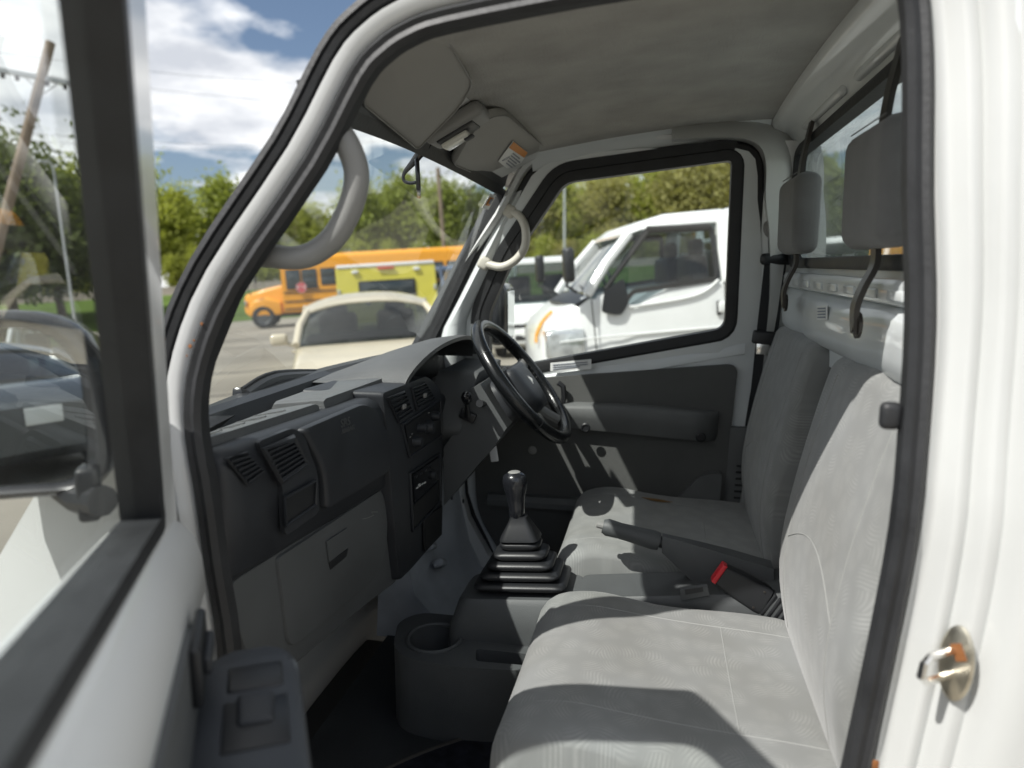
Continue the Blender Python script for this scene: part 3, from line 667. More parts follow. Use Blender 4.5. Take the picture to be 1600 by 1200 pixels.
def door(s, name, label):
    H = V((s * HZ[0], HZ[1], 0)); hole_s = HOLE_F if s > 0 else [(p.x, p.y) for p in HOLE_N]; DO = DO_F if s > 0 else DO_N; belt_z = belt_far if s > 0 else belt_near; side_x = globals()['side_x'] if s > 0 else side_n
    f = lambda u, v, t: V((s * (side_x(v) - t), u, v)) - H
    bm = B(); plate(bm, [DO, hole_s], f, .012, .050)
    d = obj(name, bm, 'inner_paint' if s > 0 else 'door_paint_lit', truck, 40, label); d.location = H
    # window channel: black rubber all round the glass
    path = [V((s * (side_x(z) - .034), y, z)) - H for y, z in hole_s]
    bm = B(); sweep(bm, path, [(-.004, s * -.020), (.000, s * -.021), (.022, s * -.021), (.030, s * -.014), (.030, s * .010), (.012, s * .018), (-.004, s * .018)] if s > 0 else [(-.004, s * -.017), (.012, s * -.018), (.018, s * -.014), (.018, s * .0), (-.001, s * .004), (-.001, s * .022), (-.004, s * .022)], (1, 0, 0)); 
    for fc in bm.faces: pass
    ws = obj('window_seal', bm, 'rubber', d, 40)
    if s > 0:
        fp = [V((s * (side_x(z) - .036), y, z)) - H for y, z in [(p.x, p.y) for p in rnd([HOLE[5], HOLE[6], HOLE[7], HOLE[0], HOLE[1], HOLE[2]], [0, .03, .02, .03, .018, 0], 5)][1:-4]]
        bm = B(); sweep(bm, fp, [(.024, -.022), (.048, -.022), (.048, .0), (.024, .0)], (1, 0, 0), closed=False); obj('frame_seal', bm, 'rubber', d, 40)
    bm = B(); bm.faces.new([bm.verts.new(f(u, v, .026)) for u, v in hole_s]); obj('window_glass', bm, 'door_glass', d, label='side window glass with faint reflections' if s < 0 else None)
    # outer skin with a shoulder below the belt line
    ys = [p[0] for p in DO]; y0, y1 = min(ys) + .01, max(ys) - .02
    rings = []
    for k in range(13):
        y = y0 + (y1 - y0) * k / 12; zb = belt_z(y) - .022
        rings.append([V((s * xx, y, zz)) - H for xx, zz in [(.652, zb), (.672, zb + .004), (.695, zb - .03), (.715, zb - .10), (.722, zb - .22), (.715, .05), (.70, -.08), (.66, -.08)]])
    bm = B(); loft(bm, rings); obj('outer_panel', bm, 'white_paint', d, 50)
    # inner shoulder between belt and trim
    rings = []
    for k in range(13):
        y = y0 + .02 + (y1 - y0 - .03) * k / 12; zb = belt_z(y) - (.016 if s < 0 else .030)
        rings.append([V((s * xx, y, zz)) - H for xx, zz in ([(.640, zb + .001), (.626, zb + .004), (.604, zb - .006), (.590, zb - .024), (.583, zb - .05), (.581, zb - .09), (.60, zb - .12), (.64, zb - .12)] if s < 0 else [(.640, zb + .001), (.626, zb + .004), (.612, zb - .004), (.604, zb - .02), (.602, zb - .045), (.61, zb - .05), (.64, zb - .05)])])
    bm = B(); loft(bm, rings); obj('inner_shoulder', bm, 'inner_paint' if s > 0 else 'door_paint_lit', d, 50)
    # belt strips
    for xa, xb, dz, m in ((.648, .668, .010, 'rubber'), (.632, .646, .010, 'rubber')):
        rings = []
        for k in range(9):
            y = y0 + .04 + (y1 - y0 - .08) * k / 8; zb = belt_z(y) - (.016 if (s < 0 and xa > .645) else 0)
            rings.append([V((s * a, y, b)) - H for a, b in [(xa, zb - .03), (xa, zb - .004), ((xa + xb) / 2, zb + .003), (xb, zb - .004), (xb, zb - .03)]])
        bm = B(); loft(bm, rings); obj('belt_strip', bm, m, d, 40)
    return d, H, f
dr, Hr, fr_ = door(1, 'driver_door', 'closed driver door with dark trim panel, far side of the cab')
def onr(px, py, x): return U(px, py, 'x', x) - Hr
tr = [(p.y, p.z) for p in [U(a, b, 'x', .60) for a, b in [(858, 589), (1153, 568), (1128, 800), (1105, 868), (800, 890), (746, 800), (740, 650), (760, 600)]]]
trl = rnd(tr, [.01, .03, .03, .03, .05, .06, .04, .03], 5)
bm = B(); plate(bm, [trl], lambda u, v, t: V((.604 - t, u, v)) - Hr, 0, .014); tp_ = obj('trim_panel', bm, 'trim_panel', dr, 30, label='dark vinyl trim panel of the driver door')
# armrest with two screw cups
ya, yb = U(1122, 670, 'x', .56).y, U(792, 650, 'x', .56).y
rings = []
for k in range(17):
    t = k / 16; y = ya + (yb - ya) * t; zt = U(950, 641, 'x', .55).z + .012 * math.sin(t * 3); zb = U(950, 688, 'x', .55).z + .035 * t
    e = min(1.0, t / .06, (1 - t) / .04) if 0 < t < 1 else .12
    px_ = .594 - .052 * (e ** .5); 
    rings.append([V(q) - Hr for q in [(.596, y, zt + .002), (px_ + .008, y, zt), (px_, y, zt - .010), (px_ + .004, y, (zt + zb) / 2), (px_ + .018, y, zb + .004), (.596, y, zb - .002)]])
bm = B(); loft(bm, rings); ar = obj('armrest', bm, 'armrest_vinyl', dr, 50, label='padded armrest with two round screw cups')
for (px, py, xx) in [(915, 668, .546), (1095, 683, .546)]:
    bm = B(); lathe(bm, [(0, 0), (.0125, 0), (.0135, .003), (.010, .005), (.009, .0015), (0, .0015)], 18, along(onr(px, py, xx), (-1, 0, 0))); obj('screw_cup', bm, 'black_plastic', dr)
bm = B(); box(bm, onr(845, 633, .556), (.012, .12, .03), .005, 2); obj('switch_plate', bm, 'armrest_vinyl', dr)
bm = B(); lathe(bm, [(0, 0), (.012, 0), (.013, .004), (.010, .006), (0, .006)], 18, along(onr(832, 703, .588), (-1, 0, 0))); obj('trim_clip', bm, 'handle_grey', dr)
bm = B(); tube(bm, [onr(*q, .570) for q in [(872, 598), (880, 604), (881, 620), (878, 640)]], .008, 8); obj('door_handle', bm, 'black_plastic', dr)
# map pocket low at the rear, kick moulding low at the front
pk = [(p.y, p.z) for p in [U(a, b, 'x', .575) for a, b in [(1040, 800), (1093, 741), (1128, 738), (1118, 850), (1040, 860)]]]
bm = B(); plate(bm, [rnd(pk, [.02, .03, .01, .02, .02], 4)], lambda u, v, t: V((.592 - t, u, v)) - Hr, 0, .028); obj('door_pocket', bm, 'armrest_vinyl', dr)
a_, b_ = U(815, 776, 'x', .57), U(905, 776, 'x', .57)
bm = B(); loft(bm, [[V((xx, y, a_.z + zz)) - Hr for xx, zz in [(.596, .004), (.566, .002), (.556, -.012), (.556, -.028), (.596, -.032)]] for y in (b_.y - .03, b_.y, a_.y, a_.y + .1)]); obj('kick_moulding', bm, 'armrest_vinyl', dr)
dsf = lambda a, b: U(a, b, 'x', .594) - Hr
def decal_d(px4, x, m, lift):
    pts = [U(a, b, 'x', x - lift) - Hr for a, b in px4]; bm = B(); loft(bm, [pts, [p + V((-.0008, 0, 0)) for p in pts]]); return bm
bm = decal_d([(860, 567), (924, 561), (924, 577), (860, 580)], .598, 0, .006); obj('notice_label', bm, 'paper_white', dr, label='white notice label below the driver window')
for k in range(3):
    bm = decal_d([(864, 569.6 + k * 3.5), (918 - 12 * (k == 2), 565 + k * 3.5), (918 - 12 * (k == 2), 566.4 + k * 3.5), (864, 571 + k * 3.5)], .598, 0, .0075); obj('label_text', bm, 'paper_print', dr)

DTH = R(-59.75)
dl, Hl, fl_ = door(-1, 'passenger_door', 'white passenger door swung wide open, closest to the camera')
dl.rotation_euler = (0, 0, DTH)
def PDl(x, y, z): return V((x, y, z)) - Hl          # closed position to door coordinates
# trim, pull cup, armrest with switch
tl = [(y, z) for y, z in [(-.20, .52), (.30, .475), (.38, .44), (.41, .36), (.41, .02), (-.18, .02)]]
bm = B(); plate(bm, [rnd(tl, .04, 5)], lambda u, v, t: PDl(-.592 + t, u, v), 0, .016); obj('trim_panel', bm, 'grey_plastic', dl)
rings = []
for y, w_ in [(.05, .044), (.12, .047), (.26, .047), (.345, .047), (.372, .040), (.380, .028)]:
    zt = .402; xc = -.530
    rings.append([PDl(*q) for q in [(xc - w_, y, zt - .004), (xc - w_ + .010, y, zt), (xc + w_ - .012, y, zt), (xc + w_ - .003, y, zt - .006), (xc + w_, y, zt - .02), (xc + w_ - .015, y, zt - .16), (xc - w_, y, zt - .16)]])
bm = B(); loft(bm, rings); arm = obj('armrest', bm, 'door_armrest', dl, 40, label='dark armrest with a window switch on the open door')
bm = B(); box(bm, PDl(-.526, .322, .4005), (.052, .046, .008), .006, 3); obj('pull_cup', bm, 'black_plastic', dl)
bm = B(); box(bm, PDl(-.526, .245, .4015), (.056, .075, .005), .002, 2); obj('switch_plate', bm, 'black_plastic', dl)
bm = B(); box(bm, PDl(-.526, .260, .405), (.032, .040, .012), .005, 3, rot=(.16, 0, 0)); obj('window_switch', bm, 'dark_plastic', dl)
bm = B(); box(bm, PDl(-.572, .29, .45), (.010, .085, .055), .004, 3); obj('handle_recess', bm, 'black_plastic', dl)
bm = B(); box(bm, PDl(-.564, .295, .45), (.008, .055, .018), .004, 3); obj('door_handle', bm, 'dark_plastic', dl)
# sail and outside mirror
MC = PDl(-.785, .522, .648); mnl = V((math.sin(R(-5)), -math.cos(R(-5)), .05)).normalized()
Mmir = along(MC, mnl)
shp = rnd([(-.115, -.098), (.115, -.098), (.115, .102), (-.115, .102)], [.04, .045, .085, .05], 7)
rings = [[Mmir @ V((p.x * k, p.y * k, z)) for p in shp] for k, z in [(.84, .004), (.93, .012), (1.0, .006), (1.02, -.015), (1.0, -.05), (.8, -.08), (.5, -.09)]]
ms = obj('mirror_housing', loft(B(), rings), 'gloss_black', dl, 50, label='black outside mirror on the open door')
bm = B(); loft(bm, [[Mmir @ V((p.x * .84, p.y * .84, z)) for p in shp] for z in (.0045, .0065)]); obj('mirror_glass', bm, 'mirror_silver', dl, label='outside mirror glass reflecting the lot')
bm = B(); tube(bm, [MC + V((.06, .01, -.09)), PDl(-.70, .505, .545), PDl(-.672, .47, .55)], .017, 10); obj('mirror_arm', bm, 'black_plastic', dl)
bm = B(); box(bm, PDl(-.688, .49, .555), (.022, .03, .06), .006, 3); obj('mirror_mount', bm, 'black_plastic', dl)
# far outside mirror
fm = U(783, 490, 'x', .79) 
bm = B(); box(bm, fm, (.15, .06, .19), .025, 4); fmo = obj('outside_mirror', bm, 'gloss_black', truck, label='black outside mirror beyond the driver door'); 
bm = B(); box(bm, fm + V((0, -.031, 0)), (.105, .003, .14), .001, 1); obj('mirror_glass', bm, 'mirror_silver', fmo)
bm = B(); tube(bm, [fm + V((0, .01, -.08)), V((.67, fm.y + .02, .58))], .012, 8); obj('mirror_arm', bm, 'black_plastic', fmo)

# ---- dashboard
def dash_y(x): return .555 - (x + .6) * .126 if x < -.165 else .500
dn_ = V((.126, 1, 0)).normalized()
def UDs(px, py, dy=0.0): return UP(px, py, V((-.6, .555 + dy, 0)), dn_)
xs = [-.605, -.595, -.56, -.45, -.3, -.165, -.05, .05]
rings = []
for i, x in enumerate(xs):
    y = dash_y(x); k = .012 if i == 0 else 0
    rings.append([V((x, a, b)) for a, b in [(.735, .520), (.735, .556 - k), (.722, .566 - k), (.703, .560 - k), (.690, .528), (.660, .524), (.640, .534), (y + .055, .551 - k), (y + .026, .553 - k), (y + .008, .545 - k), (y + k, .525 - k), (y + .002 + k, .47), (y + .010 + k, .375), (y + .03, .352), (.70, .352)]])
dash = obj('dashboard', loft(B(), rings), 'dark_plastic', truck, 50, label='dark moulded dashboard below the windscreen')
# grained stepped pads on the tray
for (x0, x1, dz) in [(-.60, -.30, 0), (-.285, -.02, .008)]:
    rings = []
    for x in (x0, x0 + .01, x1 - .01, x1):
        y = dash_y(x); e = .004 if x in (x0, x1) else 0
        rings.append([V((x, a, b - e)) for a, b in [(.668 + dz, .527), (.652 + dz, .551 + dz), (y + .062, .5635 + dz * .6), (y + .050, .5635 + dz * .5), (y + .046, .548), (.655, .520)]])
    obj('dash_tray', loft(B(), rings), 'dash_top', dash, 40)
for k in range(5):
    x = -.57 + k * .05; bm = B(); loft(bm, [[V((x + q, a, b)) for q in (-.002, .002)] + [V((x + .002, a, b - .004)), V((x - .002, a, b - .004))] for a, b in [(.650, .5525), (dash_y(x) + .066, .5645)]]); obj('tray_rib', bm, 'dash_top', dash)
# instrument hood: an arch that runs out towards the windscreen
rings = []
for y, h, zb in [(.478, .066, .556), (.50, .068, .556), (.56, .058, .556), (.63, .036, .556), (.70, .008, .556), (.735, -.01, .55)]:
    top = []; bot = []
    for k in range(21):
        a = math.pi * k / 20; x = .235 - .285 * math.cos(a); yy = y + (.022 * (1 - math.sin(a))) if y < .6 else y
        top.append(V((x, yy, zb + h * max(0, math.sin(a)) ** (1.05 if k < 10 else .55))))
    bot = [V((p.x * .97 + .235 * .03, p.y, p.z - .009)) for p in reversed(top)]
    rings.append(top + bot)
obj('instrument_hood', loft(B(), rings), 'dash_hood_shaded', dash, 50, label='grained hood over the instruments')
rings = [[V((x, y, z)) for y, z in [(.735, .50), (.735, .552), (.62, .556), (.60, .555), (.592, .505), (.52, .492), (.502, .486), (.497, .475), (.505, .43), (.54, .30), (.62, .24), (.70, .24)]] for x in (.05, .2, .40, .55, .60, .605)]
obj('driver_dash', loft(B(), rings), 'dark_plastic', dash, 50)
bm = B(); box(bm, (.27, .585, .545), (.36, .012, .10), .004, 2); obj('instrument_panel', bm, 'black_plastic', dash)
bm = B(); box(bm, (.555, .515, .562), (.085, .075, .020), .008, 3); obj('side_vent', bm, 'dash_top', dash)
for k in range(3):
    bm = B(); box(bm, (.535 + k * .018, .505, .573), (.010, .045, .004), .001, 1); obj('vent_slot', bm, 'black_plastic', dash)

# vents
def vent(corners, fpos, n, name='air_vent', dirn=None, rim=.006, m='black_plastic'):
    P = [fpos(*c) for c in corners]              # a, b along the top, c, d along the bottom
    nn = (P[1] - P[0]).cross(P[3] - P[0]).normalized()
    if nn.dot(CT - P[0]) < 0: nn = -nn
    bm = B(); loft(bm, [[p + nn * .0015 for p in P], [p + nn * .003 for p in P]]); v = obj(name, bm, m, dash)
    c = sum(P, V()) / 4
    bm = B(); tube(bm, [p + nn * .004 for p in P], rim, 6, closed=True); obj('vent_rim', bm, 'dark_plastic', v)
    for k in range(n):
        t = (k + .6) / (n + .2); a = P[0].lerp(P[3], t); b = P[1].lerp(P[2], t)
        dz = (P[3] - P[0]) / (n + .2) * .30
        bm = B(); loft(bm, [[a + nn * .003, a + nn * .0085 - dz * .3, a + nn * .0085 + dz, a + nn * .003 + dz], [b + nn * .003, b + nn * .0085 - dz * .3, b + nn * .0085 + dz, b + nn * .003 + dz]]); obj('slat', bm, 'dark_plastic', v)
    return v
bz = rnd([(p.x, p.z) for p in [UDs(a, b) for a, b in [(396, 690), (452, 668), (470, 680), (492, 745), (494, 800), (440, 838), (436, 760)]]], .012, 4)
bm = B(); plate(bm, [bz], lambda u, v, t: V((u, .555 - (u + .6) * .126 - t, v)), -.002, .006); obj('vent_bezel', bm, 'dark_plastic', dash)
vent([(409, 702), (453, 684), (474, 724), (434, 752)], lambda a, b: UDs(a, b, -.006), 7)
vent([(350, 716), (381, 708), (408, 737), (384, 756)], lambda a, b: UDs(a, b, -.001), 6, 'side_demister', rim=.003)
bm = B(); P = [UDs(a, b, -.008) for a, b in [(443, 778), (491, 751), (491, 789), (444, 822)]]; loft(bm, [P, [p + V((0, -.001, 0)) for p in P]]); pkt = obj('dash_pocket', bm, 'black_plastic', dash)
bm = B(); tube(bm, [p + V((0, -.002, 0)) for p in P], .003, 6, closed=True); obj('pocket_rim', bm, 'dark_plastic', pkt)
# airbag lid
lid = rnd([(p.x, p.z) for p in [UDs(a, b) for a, b in [(465, 671), (562, 630), (582, 639), (608, 692), (604, 736), (503, 797), (500, 736)]]], [.012, .02, .015, .03, .02, .012, .05], 5)
lcx = sum(p.x for p in lid) / len(lid); lcz = sum(p.y for p in lid) / len(lid)
rings = [[V((lcx + (p.x - lcx) * k, .555 - (lcx + (p.x - lcx) * k + .6) * .126 - t, lcz + (p.y - lcz) * k)) for p in lid] for k, t in [(1.0, -.003), (1.0, .005), (.985, .008), (.9, .0095)]]
lido = obj('airbag_lid', loft(B(), rings), 'dark_plastic', dash, 50, label='raised airbag lid with moulded letters')
def text(body, loc, ux, uy, size, m, parent, name, ext=.0006):
    cu = bpy.data.curves.new(name, 'FONT'); cu.body = body; cu.size = size; cu.extrude = ext; cu.align_x = 'CENTER'; cu.align_y = 'CENTER'; cu.resolution_u = 3
    t = bpy.data.objects.new(name, cu); COL.objects.link(t); dg = bpy.context.evaluated_depsgraph_get(); me = bpy.data.meshes.new_from_object(t.evaluated_get(dg)); me.name = name
    bpy.data.objects.remove(t)
    ux = V(ux).normalized(); uy = V(uy); uy = (uy - ux * uy.dot(ux)).normalized(); me.transform(basis(ux, uy, ux.cross(uy), V(loc)))
    me.materials.clear(); me.materials.append(MATS[m]); o = bpy.data.objects.new(name, me); COL.objects.link(o); o.parent = parent; return o
dux = V((1, -.126, 0))
text('SRS', UDs(540, 660, -.0102), dux, (0, 0, 1), .020, 'grey_plastic', lido, 'moulded_letters')
text('AIRBAG', UDs(544, 671, -.0102), dux, (0, 0, 1), .012, 'grey_plastic', lido, 'moulded_letters')
# lower grey panel with the glove box
def slab(name, px, r, dy, th, m, parent, label=None, ang=40):
    q = rnd([(p.x, p.z) for p in [UDs(a, b, dy) for a, b in px]], r, 4); cx = sum(p.x for p in q) / len(q); cz = sum(p.y for p in q) / len(q)
    rings = [[V((cx + (p.x - cx) * k, .555 + dy - (cx + (p.x - cx) * k + .6) * .126 - t, cz + (p.y - cz) * k)) for p in q] for k, t in [(1.0, -.06), (1.0, -.004 + th), (.99, th), (.94, th + .001)]]
    return obj(name, loft(B(), rings), m, parent, ang, label)
low = slab('lower_panel', [(352, 915), (421, 872), (615, 746), (624, 906), (590, 930), (470, 1030), (438, 1060), (390, 1040)], [.03, .01, .01, .03, .05, .06, .04, .04], .020, .0, 'grey_plastic', dash, 'grey lower dashboard panel')
slab('glove_box_lid', [(428, 872), (592, 764), (602, 800), (600, 860), (580, 905), (470, 1000), (446, 1012)], [.01, .015, .03, .04, .05, .04, .02], .020, .006, 'grey_plastic', low, 'scratched grey glove box lid')
bm = B(); P = [UDs(a, b, .012) for a, b in [(511, 884), (543, 861), (544, 825), (546, 862), (540, 870), (517, 891)]]
bm = B(); q = [UDs(a, b, .0125) for a, b in [(513, 879), (543, 857), (541, 869), (516, 890)]]; loft(bm, [q, [p + V((0, -.001, 0)) for p in q]]); obj('latch_recess', bm, 'black_plastic', low)
bm = B(); q = [UDs(a, b, .0118) for a, b in [(509, 846), (541, 825), (543, 855), (513, 878)]]; loft(bm, [q, [p + V((0, -.0022, 0)) for p in q]]); obj('latch_paddle', bm, 'grey_plastic', low)
bm = B(); tube(bm, [UDs(a, b, .0128) for a, b in [(566, 811), (575, 809), (584, 805), (580, 800), (590, 800)]], .0006, 4); obj('scratch', bm, 'handle_grey', low)
# dark end cheek of the dashboard by the open door
bm = B(); box(bm, (-.596, .64, .43), (.016, .15, .20), .007, 3); obj('dash_end', bm, 'dark_plastic', dash)
bm = B(); box(bm, (-.598, .65, .17), (.02, .13, .30), .008, 3); obj('kick_panel', bm, 'dark_plastic', dash)

# centre stack
YS = .497
def UY(px, py, dy=0.0): return U(px, py, 'y', YS + dy)
so_ = rnd([(p.x, p.z) for p in [UY(a, b) for a, b in [(597, 613), (668, 586), (688, 606), (692, 640), (691, 760), (690, 835), (640, 893), (624, 908), (612, 780), (606, 690)]]], [.012, .03, .03, .02, .02, .04, .03, .01, .02, .02], 4)
scx = sum(p.x for p in so_) / len(so_); scz = sum(p.y for p in so_) / len(so_)
rings = [[V((scx + (p.x - scx) * k, YS - t, scz + (p.y - scz) * k)) for p in so_] for k, t in [(1.0, -.16), (1.0, -.006), (.99, 0), (.96, .001)]]
stack = obj('centre_stack', loft(B(), rings), 'dark_plastic', truck, 40, label='dark centre stack with vents, heater controls and radio')
def svent(c4, n, nm):
    P = [UY(a, b, -.002) for a, b in c4]; bm = B(); loft(bm, [P, [p + V((0, -.0015, 0)) for p in P]]); v = obj(nm, bm, 'black_plastic', stack)
    bm = B(); tube(bm, [p + V((0, -.002, 0)) for p in P], .0028, 6, closed=True); obj('vent_rim', bm, 'dark_plastic', v)
    for k in range(n):
        t = (k + .6) / (n + .2); a = P[0].lerp(P[3], t); b = P[1].lerp(P[2], t); dz = (P[3] - P[0]) / n * .28; o_ = V((0, -.007, 0))
        bm = B(); loft(bm, [[a, a + o_, a + o_ + dz, a + dz], [b, b + o_, b + o_ + dz, b + dz]]); obj('slat', bm, 'dark_plastic', v)
    bm = B(); c = sum(P, V()) / 4; box(bm, c + V((0, -.008, 0)), (.016, .006, .010), .002, 2); obj('vent_tab', bm, 'handle_grey', v)
    return v
svent([(604, 622), (630, 612), (643, 645), (622, 660)], 6, 'air_vent')
svent([(642, 607), (662, 599), (678, 624), (650, 640)], 6, 'air_vent')
bm = B(); P = [UY(a, b, -.003) for a, b in [(633, 665), (688, 628), (690, 682), (640, 712)]]; loft(bm, [P, [p + V((0, -.001, 0)) for p in P]]); hp = obj('heater_panel', bm, 'black_plastic', stack)
bm = B(); tube(bm, [UY(a, b, -.004) for a, b in [(628, 664), (687, 625), (690, 680), (640, 714)]], .003, 6, closed=True); obj('panel_rim', bm, 'dark_plastic', hp)
for (px, py, sz) in [(647, 690, .012), (654, 668, .010), (666, 667, .016), (676, 650, .011)]:
    bm = B(); lathe(bm, [(sz * 1.1, 0), (sz, .008), (sz * .8, .018), (0, .019)], 16, along(UY(px, py, -.004), (0, -1, 0))); obj('heater_knob', bm, 'dark_plastic', hp)
for (px, py) in [(641, 683), (644, 678), (652, 690), (670, 645)]:
    bm = B(); box(bm, UY(px, py, -.0045), (.008, .001, .002)); obj('knob_mark', bm, 'handle_grey', hp)
bm = B(); P = [UY(a, b, -.003) for a, b in [(643, 742), (684, 714), (684, 748), (645, 785)]]; loft(bm, [P, [p + V((0, -.004, 0)) for p in P]]); rd = obj('radio', bm, 'gloss_black', stack, label='black car radio in the centre stack')
for k, (px, py) in enumerate([(651, 745), (658, 740), (665, 735), (672, 731), (652, 762), (656, 759), (660, 756), (664, 754), (655, 757)]):
    bm = B(); box(bm, UY(px, py, -.0075), (.010, .002, .004 if k < 4 else .002)); obj('radio_button', bm, 'dark_plastic' if k < 4 else 'paper_white', rd)
bm = B(); lathe(bm, [(.010, 0), (.009, .008), (0, .009)], 14, along(UY(676, 742, -.007), (0, -1, 0))); obj('radio_knob', bm, 'dark_plastic', rd)
bm = B(); P = [UY(a, b, -.003) for a, b in [(645, 790), (685, 752), (685, 783), (646, 825)]]; loft(bm, [P, [p + V((0, -.001, 0)) for p in P]]); ob = obj('open_tray', bm, 'black_plastic', stack)
bm = B(); tube(bm, [UY(a, b, -.004) for a, b in [(641, 740), (686, 709), (688, 784), (645, 830)]], .0028, 6, closed=True); obj('panel_rim', bm, 'dark_plastic', ob)
bm = B(); P = [UY(a, b, -.004) for a, b in [(660, 812), (689, 790), (688, 835), (662, 862)]]; loft(bm, [P, [p + V((0, -.004, 0)) for p in P]]); obj('ashtray', bm, 'black_plastic', stack)

# ---- steering column and wheel
wc = V((.33, .326, .512)); wu = V((0, .62, .785)).normalized(); wr = V((1, 0, 0)); wn = wr.cross(wu)   # wn points to the driver (rear, up)
if wn.y > 0: wn = -wn
Mw = basis(wr, wn.cross(wr), wn, wc)
bm = B(); Rr = .172
rings = []
for i in range(64):
    a = 2 * math.pi * i / 64; c = V((math.cos(a), math.sin(a), 0)); 
    rings.append([Mw @ (c * (Rr + .0155 * math.cos(q)) + V((0, 0, .0165 * math.sin(q)))) for q in [2 * math.pi * k / 14 for k in range(14)]])
loft(bm, rings, loop=True); sw = obj('steering_wheel', bm, 'leather', truck, 60, label='black leather steering wheel with laced inner rim')
bm = B()
for i in range(150):
    a = 2 * math.pi * i / 150; c = V((math.cos(a), math.sin(a), 0)); t = V((-math.sin(a), math.cos(a), 0)); sg = 1 if i % 2 else -1
    p = c * (Rr - .0150) + V((0, 0, .004 * sg)); q = c * (Rr - .0158) + t * .0035 + V((0, 0, -.004 * sg)); tube(bm, [Mw @ p, Mw @ q], .0009, 4)
ss = obj('lacing', bm, 'leather', sw); ss['kind'] = 'stuff'
for a in (35, 145, 215, 325):
    bm = B(); c = V((math.cos(R(a)), math.sin(R(a)), 0)); rings = [[Mw @ (V((math.cos(b) , math.sin(b), 0)) * (Rr + .0161 * math.cos(q)) + V((0, 0, .0171 * math.sin(q)))) for q in [2 * math.pi * k / 14 for k in range(14)]] for b in (R(a) - .006, R(a) + .006)]
    loft(bm, rings); obj('leather_joint', bm, 'black_plastic', sw)
pad = rnd([(-.085, .045), (.085, .045), (.075, -.045), (.045, -.085), (-.045, -.085), (-.075, -.045)], .03, 5)
rings = [[Mw @ V((p.x * k, p.y * k, z)) for p in pad] for k, z in [(1.0, -.045), (1.04, -.02), (1.0, .002), (.93, .012), (.7, .017), (.3, .018)]]
obj('horn_pad', loft(B(), rings), 'dark_plastic', sw, 50)
for (x0, y0, x1, y1, wd) in [(-.07, .02, -.165, .035, .035), (.07, .02, .165, .035, .035), (-.035, -.07, -.085, -.145, .030), (.035, -.07, .085, -.145, .030)]:
    d = V((x1 - x0, y1 - y0, 0)).normalized(); s_ = V((-d.y, d.x, 0)); bm = B()
    loft(bm, [[Mw @ (V((x, y, zz)) + s_ * wd / 2 * k + V((0, 0, o_))) for k, o_ in [(-1, 0), (-.6, .006), (.6, .006), (1, 0), (.8, -.010), (-.8, -.010)]] for x, y, zz in [(x0, y0, -.018), ((x0 + x1) / 2, (y0 + y1) / 2, -.012), (x1, y1, -.002)]])
    obj('spoke', bm, 'handle_grey' if y0 > 0 or True else 'dark_plastic', sw, 50)
bm = B(); lathe(bm, [(.016, 0), (.014, .002), (0, .002)], 3, Mw @ Matrix.Translation((0, -.01, .018))); obj('badge', bm, 'chrome', sw)
# column shroud
rings = []
for t, a, b in [(-.04, .050, .045), (-.06, .062, .058), (-.12, .068, .066), (-.19, .075, .075), (-.24, .08, .08)]:
    rings.append([Mw @ V((a * math.copysign(abs(math.cos(q)) ** .6, math.cos(q)), b * math.copysign(abs(math.sin(q)) ** .6, math.sin(q)) - .012, t)) for q in [2 * math.pi * k / 20 for k in range(20)]])
cs = obj('steering_column', loft(B(), rings), 'dark_plastic', truck, 50, label='dark steering column shroud')
bm = B(); tube(bm, [Mw @ V((-.06, .0, -.085)), Mw @ V((-.11, .012, -.082)), Mw @ V((-.16, .02, -.075))], [.006, .007, .009], 8); obj('column_stalk', bm, 'black_plastic', cs)
bm = B(); tube(bm, [Mw @ V((.06, .0, -.085)), Mw @ V((.12, .012, -.080)), Mw @ V((.19, .02, -.065))], [.006, .007, .010], 8); obj('column_stalk', bm, 'black_plastic', cs)
# grey knee panel and its little lever
KP = [(717, 660), (735, 604), (752, 596), (778, 640), (795, 672), (772, 706), (745, 728), (722, 745), (703, 760)]
kq = rnd([(p.x, p.z) for p in [U(a, b, 'y', .432) for a, b in KP]], .02, 4)
kp2 = [(.205, .40), (.26, .54), (.54, .54), (.56, .40), (.50, .33), (.28, .33)]
rings = []
for k, t in [(1.0, .10), (1.0, .008), (.985, 0), (.95, -.002)]:
    c = V((.36, .42)); rings.append([V((c.x + (p.x - c.x) * k, .445 + t + (.45 - (c.y + (p.y - c.y) * k)) * .25 + .12 * (p.x - .2) * 0, c.y + (p.y - c.y) * k)) for p in rnd(kp2, .02, 4)])
kn = obj('knee_panel', loft(B(), rings), 'grey_plastic', truck, 40, label='grey knee panel under the steering column')
rings = [[U(a, b, 'x', .215) + V((dx, 0, 0)) for a, b in [(724, 655), (734, 608), (750, 600), (792, 668), (768, 704), (748, 725), (706, 775), (694, 790), (693, 700)]] for dx in (0, .30)]
obj('knee_side', loft(B(), rings), 'grey_plastic', kn, 30)
lv = U(731, 650, 'x', .205)
bm = B(); box(bm, lv, (.012, .040, .024), .004, 2, rot=(.4, 0, 0)); lvo = obj('choke_lever', bm, 'black_plastic', truck, label='black ball-headed lever beside the steering column')
t_ = U(729, 624, 'x', .175); bm = B(); tube(bm, [lv, lv.lerp(t_, .5), t_], [.009, .0055, .006], 10); obj('stem', bm, 'black_plastic', lvo)
bm = B(); lathe(bm, [(.001, -.016), (.009, -.014), (.0125, -.004), (.0135, .004), (.010, .011), (.004, .014), (.0005, .0145)], 18, along(t_ + V((0, 0, .004)), t_ - lv)); obj('ball_knob', bm, 'gloss_black', lvo)

